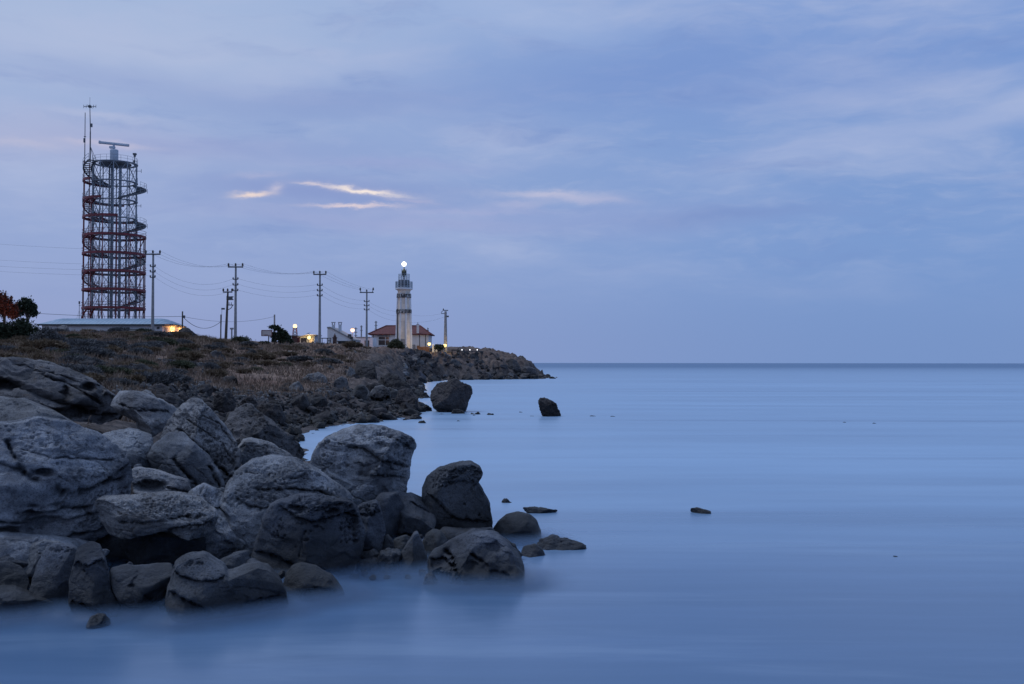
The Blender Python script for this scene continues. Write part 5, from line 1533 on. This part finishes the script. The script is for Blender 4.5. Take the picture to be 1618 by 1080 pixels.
def fence_wall():
    Y = 184.0
    a, b_ = at(661, 548, Y), at(679, 548, Y); c = (a + b_) / 2; z0 = gz(c.x, Y) - .3
    h = at(670, 547.5, Y).z - z0
    o = MB().box((0, 0, max(h, .5) / 2), (b_.x - a.x, .4, max(h, .5))).box((-.5 * (b_.x - a.x), 0, max(h, .5) / 2 + .1), (.5, .5, max(h, .5) + .2)).build('garden_wall', 'brown_stone', None, (c.x, Y, z0))
    tag(o, 'low dark garden wall in front of the keeper\'s house by the yellow lamp', 'wall')
    for k, q in enumerate((684.5, 689.5)):
        p = at(q, 546, Y); z1 = gz(p.x, Y) - .1; hh = max(at(q, 545.5, Y).z - z1, .8)
        o = MB().box((0, 0, hh / 2), (.35, .35, hh)).lathe([(.25, hh), (.25, hh + .1), (.02, hh + .3)], (0, 0, 0), 4, R(45)).build('gate_pillar', 'whitewash', None, (p.x, Y, z1))
        tag(o, 'white gate pillar ' + ('nearer the house' if k == 0 else 'farther from the house') + ', between two yellow lamps', 'pillar', 'white gate pillars')
fence_wall()
# ------------------------------------------------------------------ trees and shrubs
def leafmat(name, a, b_, c):
    t, b = mat(name)
    P = t.new('ShaderNodeNewGeometry').outputs['Position']
    n = t.noise(P, 2.2, 4, .6); n2 = t.noise(P, 17.0, 2, .6)
    k = t.mix(t.smooth(n, .35, .65), a, b_)
    t.l.new(t.mix(t.m('MULTIPLY', t.smooth(n2, .45, .65), .6), k, c), b.inputs['Base Color'])
    b.inputs['Roughness'].default_value = .8
    b.inputs['Specular IOR Level'].default_value = .2
leafmat('dark_leaves', C(.022, .032, .020), C(.045, .058, .034), C(.014, .020, .013))
leafmat('olive_leaves', C(.055, .062, .035), C(.100, .104, .060), C(.034, .037, .023))
leafmat('red_leaves', C(.085, .035, .026), C(.130, .055, .036), C(.050, .024, .020))
leafmat('grey_shrub', C(.085, .085, .088), C(.160, .155, .155), C(.045, .045, .047))
leafmat('brown_shrub', C(.130, .092, .058), C(.205, .150, .098), C(.068, .050, .034))
leafmat('dry_grass', C(.145, .102, .076), C(.260, .190, .140), C(.090, .058, .044))

def leaves(cl, n, size, seed, flat=.45, shell=.5):
    """small leaf-like faces spread through a set of ellipsoids (x, y, z, rx, ry, rz)"""
    rs = np.random.RandomState(seed)
    cl = np.array(cl, float)
    wgt = (cl[:, 3] * cl[:, 4] * cl[:, 5]) ** .75; wgt /= wgt.sum()
    k = rs.choice(len(cl), n, p=wgt)
    d = rs.normal(size=(n, 3)); d /= np.linalg.norm(d, axis=1)[:, None]
    r = rs.rand(n) ** shell
    c = cl[k, :3] + d * (r * (1 + .28 * rs.normal(size=n) * (rs.rand(n) < .35)))[:, None] * cl[k, 3:6]
    q = fbm(c * 1.1 / max(size * 5, .3) + seed, 2)
    keep = q > -.42
    c, d, k = c[keep], d[keep], k[keep]; n = len(c)
    # clumps: draw the leaves towards twig ends
    tw = rs.normal(size=(max(n // 9, 1), 3)); tw /= np.linalg.norm(tw, axis=1)[:, None]
    a = rs.normal(size=(n, 3)) + d * .6; a /= np.linalg.norm(a, axis=1)[:, None]
    b_ = np.cross(a, rs.normal(size=(n, 3))); b_ /= np.linalg.norm(b_, axis=1)[:, None]
    s_ = size * rs.uniform(.6, 1.4, n)[:, None]
    v = np.stack([c - a * s_, c + b_ * s_ * flat, c + a * s_, c - b_ * s_ * flat], 1).reshape(-1, 3)
    f = np.arange(4 * n).reshape(n, 4)
    return v, f

def tree(name, label, cat, px, py, Y, crown, trunk, n, size, m_, seed, grp=None, kind='crown'):
    """crown/trunk coordinates in photo pixels from the foot (right, up, depth)"""
    p = at(px, py, Y); S_ = Y / FPX
    z0 = min(gz(p.x, Y), p.z + .5)
    root = empty(name, (p.x, Y, z0)); tag(root, label, cat, grp)
    dz = p.z - z0
    cl = [(a * S_, d * S_, b_ * S_ + dz, ra * S_, rd * S_, rb * S_) for a, b_, d, ra, rb, rd in crown]
    v, f = leaves(cl, int(n * .9), size * .9, seed)
    link(kind, np_mesh(kind, v, f, [m_], False, True), (0, 0, 0), root)
    if trunk:
        g = MB()
        for i, (pts, r0, r1) in enumerate(trunk):
            for j, (a, b_) in enumerate(zip(pts[:-1], pts[1:])):
                q0 = r0 + (r1 - r0) * j / (len(pts) - 1); q1 = r0 + (r1 - r0) * (j + 1) / (len(pts) - 1)
                g.tube((a[0] * S_, a[2] * S_, a[1] * S_ + dz if j or a[1] else 0), (b_[0] * S_, b_[2] * S_, b_[1] * S_ + dz), q0, q1, 6)
        g.build('trunk', 'bark', root)
    return root

tree('reddish_tree', 'reddish feathery tree lit by a hidden orange lamp', 'tree', 6, 512, 86,
     [(-2, 30, 0, 12, 16, 10), (8, 24, 0, 11, 14, 10), (14, 16, 2, 9, 10, 8), (-12, 24, 3, 12, 16, 10), (2, 42, 0, 4, 9, 4), (11, 38, 0, 3, 7, 3), (-6, 44, 0, 3, 8, 3), (18, 26, 0, 6, 8, 6)],
     [([(0, 0, 0), (1, 12, 0), (2, 26, 0)], .16, .06), ([(1, 10, 0), (9, 24, 0)], .08, .03), ([(0, 8, 0), (-8, 24, 0)], .08, .03)], 5200, .13, 'red_leaves', 11)
tree('round_tree', 'dark round-crowned tree next to the reddish tree', 'tree', 46, 512, 92,
     [(-14, 28, 0, 10, 9, 8), (-4, 32, 0, 10, 9, 8), (5, 26, 0, 8, 9, 7), (8, 18, 0, 5, 8, 6), (-16, 18, 2, 8, 7, 6), (-2, 22, 3, 8, 8, 6), (4, 12, 0, 3, 4, 3), (-8, 38, 0, 5, 4, 4)],
     [([(-2, 0, 0), (-3, 10, 0), (-10, 26, 0)], .16, .06), ([(-3, 8, 0), (3, 26, 0)], .10, .04), ([(-2, 5, 0), (6, 18, 0)], .06, .03)], 5200, .12, 'dark_leaves', 12)
tree('wide_bush', 'big dark green bush below the two trees', 'bush', 28, 540, 64,
     [(0, 20, 0, 22, 15, 14), (-20, 16, 2, 16, 14, 12), (18, 16, -2, 16, 13, 12), (32, 12, 0, 14, 11, 12), (-34, 18, 0, 16, 15, 12), (6, 30, 2, 12, 8, 8)],
     [([(0, 0, 0), (2, 14, 0), (6, 24, 0)], .08, .03), ([(0, 0, 0), (14, 18, 0)], .06, .03), ([(-2, 0, 0), (-16, 18, 0)], .06, .03)], 9000, .085, 'dark_leaves', 13, kind='foliage')
tree('grey_bush', 'greyish spreading bush beside the big dark green one', 'bush', 72, 548, 60,
     [(0, 14, 0, 16, 14, 12), (14, 12, 0, 14, 12, 10), (-14, 10, 0, 14, 11, 10), (26, 8, 0, 10, 8, 8), (4, 22, 0, 10, 9, 8)], [([(0, 0, 0), (2, 12, 0), (4, 20, 0)], .05, .02)], 6500, .075, 'grey_shrub', 14, kind='foliage')
tree('wind_bent_tree', 'dark wind-bent tree leaning away from the backboard', 'tree', 436, 547, 122,
     [(-1, 29, 0, 8, 5, 5), (6, 25, 0, 8, 6, 5), (12, 19, 0, 8, 7, 6), (18, 12, 0, 8, 7, 6), (23, 6, 0, 6, 5, 5), (4, 16, 0, 8, 8, 6), (-6, 18, 2, 6, 5, 4), (-8, 31, 0, 4, 3, 3), (10, 8, 0, 8, 7, 6), (-4, 10, 2, 5, 4, 4)],
     [([(-3, 0, 0), (-1, 12, 0), (-2, 26, 0)], .14, .06), ([(-1, 10, 0), (10, 22, 0)], .08, .03), ([(-2, 5, 0), (14, 12, 0)], .08, .03)], 6500, .13, 'dark_leaves', 15)
tree('leafy_tree', 'rounded green shrub in front of the house window and lighthouse foot', 'bush', 625, 552, 178,
     [(-4, 8, 0, 8, 6, 7), (5, 8, 0, 8, 6, 7), (0, 12, 0, 7, 5, 6), (10, 5, 0, 5, 4, 5), (-9, 5, 0, 5, 4, 5)], [([(0, 0, 0), (0, 8, 0)], .10, .04), ([(0, 2, 0), (6, 9, 0)], .06, .03)], 3200, .17, 'olive_leaves', 16, kind='foliage')
tree('small_tree', 'little round-headed tree before the sloping-roofed building', 'tree', 557.5, 553, 150,
     [(0, 11, 0, 5.5, 4, 4), (-3, 8, 0, 4, 3, 3), (4, 9, 0, 4, 3.5, 3)], [([(0, 0, 0), (0, 9, 0)], .06, .03), ([(2.5, 0, 0), (2, 8, 0)], .05, .03)], 1500, .13, 'dark_leaves', 17)
for i, (px, py, Y, w_, h_, m_, lab) in enumerate((
        (511, 553, 128, 17, 11, 'dark_leaves', 'large dark bush at the foot of the kiosk pole'),
        (447, 551, 120, 12, 8, 'grey_shrub', 'grey-green bush under the wind-bent tree'),
        (468, 552, 122, 13, 9, 'dark_leaves', 'dark bush in front of the red shed'),
        (418, 546, 116, 10, 7, 'dark_leaves', 'dark mound of bush beneath the basketball backboard'),
        (382, 542, 112, 16, 10, 'dark_leaves', 'broad dark bush at the foot of the pole by the fuse rack'),
        (585, 556, 158, 9, 7, 'dark_leaves', 'dark bush at the foot of the hooked-arm pole'),
        (535, 552, 146, 11, 6, 'dark_leaves', 'low dark bush under the window of the sloping-roofed building'),
        (694, 552, 183, 9, 8, 'olive_leaves', 'bush between the two yellow lamps by the gate pillars'),
        (574, 552, 156, 8, 5, 'brown_shrub', 'brown bush below the flat-roofed annex'),
        (490, 552, 124, 10, 6, 'grey_shrub', 'pale grey bush in front of the kiosk'),
        (642, 557, 176, 14, 6, 'brown_shrub', 'low brown bush at the foot of the lighthouse'),
        (140, 528, 112, 14, 8, 'brown_shrub', 'brown bush against the long building wall'),
        (228, 528, 112, 14, 9, 'dark_leaves', 'dark bush against the long building by the tallest pole'))):
    tree('shrub', lab, 'bush', px, py, Y, [(0, h_ * .45, 0, w_, h_ * .6, w_ * .7), (-w_ * .4, h_ * .6, 0, w_ * .55, h_ * .45, w_ * .5), (w_ * .35, h_ * .55, 0, w_ * .6, h_ * .45, w_ * .5)], None, 2000, .095 * Y / 120, m_, 30 + i, kind='foliage')

# ------------------------------------------------------------------ heath cushions, in a few shapes copied about
def cushion(seed, m_, n=2600):
    rs = np.random.RandomState(seed)
    cl = [(rs.uniform(-.4, .4), rs.uniform(-.35, .35), rs.uniform(.15, .35), rs.uniform(.45, .75), rs.uniform(.45, .7), rs.uniform(.30, .45)) for _ in range(5)]
    d = rs.normal(size=(n, 3)); d /= np.linalg.norm(d, axis=1)[:, None]; d[:, 2] = np.abs(d[:, 2])
    k = rs.randint(0, 5, n); cl = np.array(cl)
    c = cl[k, :3] + d * cl[k, 3:] * rs.uniform(.72, 1.0, n)[:, None]
    a = d + rs.normal(size=(n, 3)) * .45 + [0, 0, .35]; a /= np.linalg.norm(a, axis=1)[:, None]
    b_ = np.cross(a, rs.normal(size=(n, 3))); b_ /= np.linalg.norm(b_, axis=1)[:, None]
    L = .13 * rs.uniform(.6, 1.4, n)[:, None]
    v = np.stack([c - a * L - b_ * L * .22, c - a * L + b_ * L * .22, c + a * L], 1).reshape(-1, 3)
    f = np.arange(3 * n).reshape(n, 3)
    return np_mesh('heath_cushion', v, f, [m_], False)
CUSH = {m_: [cushion(50 + 7 * i + j, m_) for j in range(3)] for i, m_ in enumerate(('grey_shrub', 'brown_shrub', 'olive_leaves'))}
CLAB = {'grey_shrub': 'grey-blue spiny heath cushion on the dry slope', 'brown_shrub': 'brown rounded heath cushion on the dry slope', 'olive_leaves': 'olive-green heath cushion on the dry slope'}

def inpix(P):
    """pixel a world point falls on in the photo"""
    x, y, z = P[:, 0], P[:, 1], P[:, 2] - CAMZ
    cp, sp_ = math.cos(PITCH), math.sin(PITCH)
    dep = y * cp + z * sp_; up_ = -y * sp_ + z * cp
    return 809 + FPX * x / dep, 540 - FPX * up_ / dep

def scatter(n, u0, u1, y0, y1, seed, ok, sep=0.0):
    rs = np.random.RandomState(seed); out = []
    tries = 0
    while len(out) < n and tries < 60:
        tries += 1
        yy = y0 * np.exp(rs.rand(600) * math.log(y1 / y0)); xx = (u0 + (u1 - u0) * rs.rand(600)) * yy
        zz = land_z(xx, yy); dd = coast_dist(xx, yy); P = np.stack([xx, yy, zz], 1); px_, py_ = inpix(P)
        g = ok(xx, yy, zz, dd, px_, py_)
        for i in np.nonzero(g)[0]:
            if len(out) >= n: break
            if sep and any((xx[i] - o[0]) ** 2 + (yy[i] - o[1]) ** 2 < (sep * (.4 + .6 * yy[i] / 60)) ** 2 for o in out): continue
            out.append((xx[i], yy[i], zz[i], px_[i], py_[i]))
    return out, rs

pts, rs = scatter(210, -.54, -.15, 26, 108, 5, lambda x, y, z, d, px_, py_: (d > 4.5) & (px_ > -40) & (px_ < 560) & (py_ > 528) & (py_ < 640 - .12 * px_), 1.5)
for x, y, z, px_, py_ in pts:
    m_ = rs.choice(['grey_shrub', 'brown_shrub', 'olive_leaves'], p=[.38, .46, .16])
    o = link('heath_cushion', CUSH[m_][rs.randint(3)], (x, y, z - .06)); s_ = rs.uniform(.35, .75) * (1.0 + y / 130)
    o.scale = (s_ * rs.uniform(.9, 1.5), s_ * rs.uniform(.9, 1.4), s_ * rs.uniform(.55, .95)); o.rotation_euler = (0, 0, rs.uniform(0, 6.28))
    tag(o, CLAB[m_], 'shrub', CLAB[m_].replace('cushion', 'cushions'))

# dry grass over the heath: nobody could count it
def grass():
    rs = np.random.RandomState(77); n = 70000
    yy = 24 * np.exp(rs.rand(n) * math.log(118 / 24)); xx = (-.56 + .44 * rs.rand(n)) * yy
    d = coast_dist(xx, yy); zz = land_z(xx, yy)
    q = fbm(np.stack([xx, yy, zz * 0], 1) * .35, 3)
    k = (d > 4.5) & (q + rs.rand(n) * .6 > .05)
    xx, yy, zz = xx[k], yy[k], zz[k]; n = len(xx)
    c = np.stack([xx, yy, zz], 1)
    h = rs.uniform(.10, .30, n) * (.8 + yy / 90); w_ = rs.uniform(.010, .022, n) * (.6 + yy / 45)
    an = rs.rand(n) * 6.28; side = np.stack([np.cos(an), np.sin(an), np.zeros(n)], 1) * w_[:, None]
    tip = np.stack([rs.normal(size=n) * .35 * h, rs.normal(size=n) * .35 * h, h], 1)
    v = np.stack([c - side, c + side, c + tip], 1).reshape(-1, 3)
    o = link('dry_grass', np_mesh('dry_grass', v, np.arange(3 * n).reshape(n, 3), ['dry_grass'], False)); tag(o, kind='stuff')
grass()

# two dry stems rooted on the pale slab
for a, b_ in (((138, 670), (144, 656)), ((133, 676), (141, 668))):
    p, q = at(*a, 16.4), at(*b_, 16.4)
    o = MB().path([(0, 0, -.12), ((q.x - p.x) * .4, 0, (q.z - p.z) * .6), (q.x - p.x, 0, q.z - p.z)], .006, 4).build('dry_stem', 'dry_grass', None, tuple(p))
    tag(o, 'thin dry plant stem sprouting from the pale sloping slab', 'plant', 'dry stems on the slab')

# ------------------------------------------------------------------ shore and slope rocks
def stone(seed, m_, sub=4):
    v, f, e = ico(sub); v = v.copy(); rs = np.random.RandomState(seed)
    v *= np.array([1, rs.uniform(.65, 1.0), rs.uniform(.55, .95)])
    for k in range(13):
        nr = rs.normal(size=3); nr /= np.linalg.norm(nr); d = v @ nr; lim = rs.uniform(.50, .80) * d.max()
        v = v - nr * (np.maximum(d - lim, 0) * .99)[:, None]
    nv = vnormals(v, f); o_ = seed * 2.3
    g, idr = worley(v * 1.7 + o_)
    v = v + nv * (.14 * fbm(v * 1.5 + o_, 3) + .16 * (idr - .5) + .05 * ridge(v * 3.5 + o_, 3) - .05)[:, None]
    return np_mesh('shore_rock', v, f, [m_])
STN = {m_: [stone(300 + 11 * i + j, m_) for j in range(5)] for i, m_ in enumerate(('basalt', 'cliff_rock', 'headland_rock'))}

def drop(name, pts, rs, label, grp, cat, mats, p, smin, smax, sink=.3, scale_y=True):
    for x, y, z, px_, py_ in pts:
        m_ = rs.choice(mats, p=p)
        s_ = smin * (smax / smin) ** (rs.rand() ** 1.6)
        if scale_y: s_ *= .55 + .45 * y / 60
        o = link(name, STN[m_][rs.randint(5)], (x, y, max(z, -.1) + s_ * (.5 - sink)))
        o.scale = (s_ * rs.uniform(.8, 1.35), s_ * rs.uniform(.8, 1.3), s_ * rs.uniform(.65, 1.15))
        o.rotation_euler = (rs.uniform(-.4, .4), rs.uniform(-.4, .4), rs.uniform(0, 6.28))
        tag(o, label, cat, grp)

pts, rs = scatter(230, -.40, -.085, 30, 74, 6, lambda x, y, z, d, px_, py_: (d > -.6) & (d < 5.0) & (px_ < 668) & (py_ > 612) & (py_ < 700), .55)
drop('shore_rock', pts, rs, 'dark tumbled rock on the shore below the heath slope', 'tumbled rocks along the inner shore', 'rock', ['basalt', 'cliff_rock'], [.88, .12], .16, .80)
pts, rs = scatter(120, -.46, -.10, 34, 100, 7, lambda x, y, z, d, px_, py_: (d > 3.5) & (px_ < 650) & (py_ > 548) & (py_ < 640), .9)
drop('slope_rock', pts, rs, 'grey rock cropping out of the dry heath slope', 'rocks cropping out of the slope', 'rock', ['basalt', 'cliff_rock', 'headland_rock'], [.50, .30, .20], .18, .75, .50)
pts, rs = scatter(260, -.11, .045, 84, 206, 8, lambda x, y, z, d, px_, py_: (d > -.8) & (d < 13) & (px_ > 585) & (px_ < 866) & (py_ > 556 + np.maximum(0, px_ - 770) * .42), .5)
drop('headland_rock', pts, rs, 'jagged dark rock on the face of the headland below the lighthouse', 'rocks on the headland face', 'rock', ['headland_rock', 'basalt', 'cliff_rock'], [.58, .32, .10], .24, .80, .42)

# pebbles on the little beaches
def pebbles():
    rs = np.random.RandomState(9); n = 9000
    yy = 30 * np.exp(rs.rand(n) * math.log(62 / 30)); xx = (-.40 + .30 * rs.rand(n)) * yy
    d = coast_dist(xx, yy); k = (d > .2) & (d < 6)
    xx, yy = xx[k], yy[k]; zz = land_z(xx, yy); n = len(xx)
    bv, bf, _ = ico(1); s_ = rs.uniform(.03, .11, n) * (1 + .5 * rs.rand(n))
    v = (bv[None] * s_[:, None, None] * rs.uniform(.6, 1.2, (n, 1, 3)) + np.stack([xx, yy, zz + s_ * .2], 1)[:, None]).reshape(-1, 3)
    f = (bf[None] + (np.arange(n) * len(bv))[:, None, None]).reshape(-1, 3)
    o = link('shore_pebbles', np_mesh('shore_pebbles', v, f, ['cliff_rock'])); tag(o, kind='stuff')
pebbles()

# the larger shore rocks that one can tell apart
HG = 'large rocks of the inner shore'
def Hh(label, poly, Y, m_=BA, **k):
    k.setdefault('sub', 6); k.setdefault('rough', .05); k.setdefault('lump', .06); k.setdefault('cuts', 5); k.setdefault('sink', 4)
    return boulder('shore_boulder', label, 'boulder', poly, Y, m_, group=HG, **k)
Hh('pale tall rounded rock standing on the shore slope below the kiosk pole', [(524, 632), (526, 612), (530, 600), (540, 595), (549, 599), (552, 612), (554, 632), (540, 638)], 61, CL, seed=401)
Hh('rounded grey rock between the pale tall rock and the double boulder', [(564, 640), (565, 622), (570, 613), (580, 613), (586, 622), (588, 640), (576, 644)], 60, CL, seed=402, depth=.6)
Hh('double grey boulder above the shelving shore stones', [(584, 640), (586, 618), (594, 610), (606, 609), (615, 615), (618, 628), (620, 642), (600, 646)], 59.5, CL, seed=403, cracks=[([(586, 628), (600, 632), (616, 626)], 2, .3, .1)])
Hh('blocky dark boulder at the outer corner of the shore', [(624, 630), (630, 617), (642, 613), (651, 616), (654, 626), (650, 638), (636, 640)], 59, BA, seed=404)
Hh('dark cracked boulder just below the blocky corner boulder', [(640, 646), (646, 632), (654, 628), (660, 632), (662, 644), (652, 650)], 58.5, BA, seed=405)
Hh('shelving heap of dark stone running into the cove', [(616, 664), (622, 655), (636, 650), (648, 646), (658, 652), (660, 662), (640, 666)], 56, BA, seed=406, lump=.15, depth=.6)
Hh('squat dark boulder at the back of the cove beach', [(540, 658), (544, 644), (556, 638), (568, 641), (572, 654), (566, 662)], 56, BA, seed=407)
Hh('great shadowed cliff block with a pale flat top', [(558, 620), (560, 590), (563, 572), (575, 569), (590, 572), (594, 590), (598, 612), (590, 624)], 70, BA, seed=408, p=3.4, depth=.6, cuts=3, planes=[((0, -.4, .9), .7)])
Hh('narrow standing slab leaning on the great shadowed cliff block', [(546, 608), (548, 590), (553, 579), (560, 584), (563, 598), (560, 610)], 69, CL, seed=409)
Hh('craggy dark mass on the outer corner above the blocky boulder', [(596, 622), (600, 598), (612, 588), (626, 592), (638, 600), (648, 610), (650, 622), (630, 630), (606, 630)], 66, BA, seed=410, lump=.12, depth=.6)
Hh('broad weathered grey crag halfway up the shore slope', [(470, 630), (474, 606), (484, 592), (502, 588), (514, 596), (524, 614), (526, 632), (498, 640)], 62, CL, seed=411, lump=.10, depth=.5, lean=.5)
Hh('square brown boulder at the edge of the heath behind the peaked boulder', [(337, 640), (340, 624), (352, 620), (368, 622), (373, 634), (370, 646), (350, 647)], 33, BA, seed=412)
Hh('long low brown rock behind the rough bedded rock', [(400, 652), (406, 641), (424, 638), (442, 640), (449, 650), (446, 660), (420, 660)], 35, BA, seed=413)
Hh('reddish low rock between the square and the long brown rocks', [(378, 640), (384, 628), (398, 627), (408, 634), (406, 643), (390, 645)], 36, BA, seed=414)
Hh('dark boulder at the inner end of the cove waterline', [(446, 672), (450, 658), (460, 655), (468, 662), (468, 676), (456, 679)], 45, BA, seed=415)
Hh('dark lumpy boulder second from the inner end of the cove', [(466, 672), (470, 660), (480, 658), (488, 666), (486, 676), (474, 678)], 46, BA, seed=416)
Hh('overhanging dark rock in the middle of the cove shore', [(486, 668), (488, 652), (498, 646), (512, 650), (516, 660), (506, 670), (494, 672)], 49, BA, seed=417)
Hh('flat grey boulder on the ridge at the end of the long building', [(275, 529), (277, 522), (286, 518), (297, 518), (307, 522), (316, 528), (294, 533)], 108, BA, seed=418, rough=.04)
Hh('tawny pointed rock against the far end of the long building', [(84, 530), (90, 518), (98, 514), (106, 515), (114, 526), (104, 532)], 105, CL, seed=419, rough=.04)
Hh('blocky rock tower near the tip of the headland', [(792, 590), (797, 574), (806, 566), (816, 569), (822, 580), (826, 592), (808, 596)], 192, 'headland_rock', seed=420, rough=.12)
Hh('stepped rock at the very tip of the headland', [(822, 595), (827, 580), (836, 579), (846, 583), (848, 594), (836, 597)], 193, 'headland_rock', seed=421, rough=.12)
Hh('low pointed rock trailing off the headland tip', [(846, 597), (852, 589), (858, 590), (866, 596), (858, 598)], 190, 'headland_rock', seed=422, rough=.08, cuts=3)
Hh('outermost rock of the headland, cut off by water', [(867, 597), (869, 591), (874, 591), (882, 596), (876, 598)], 190, 'headland_rock', seed=423, rough=.08, cuts=3)
build_spray()
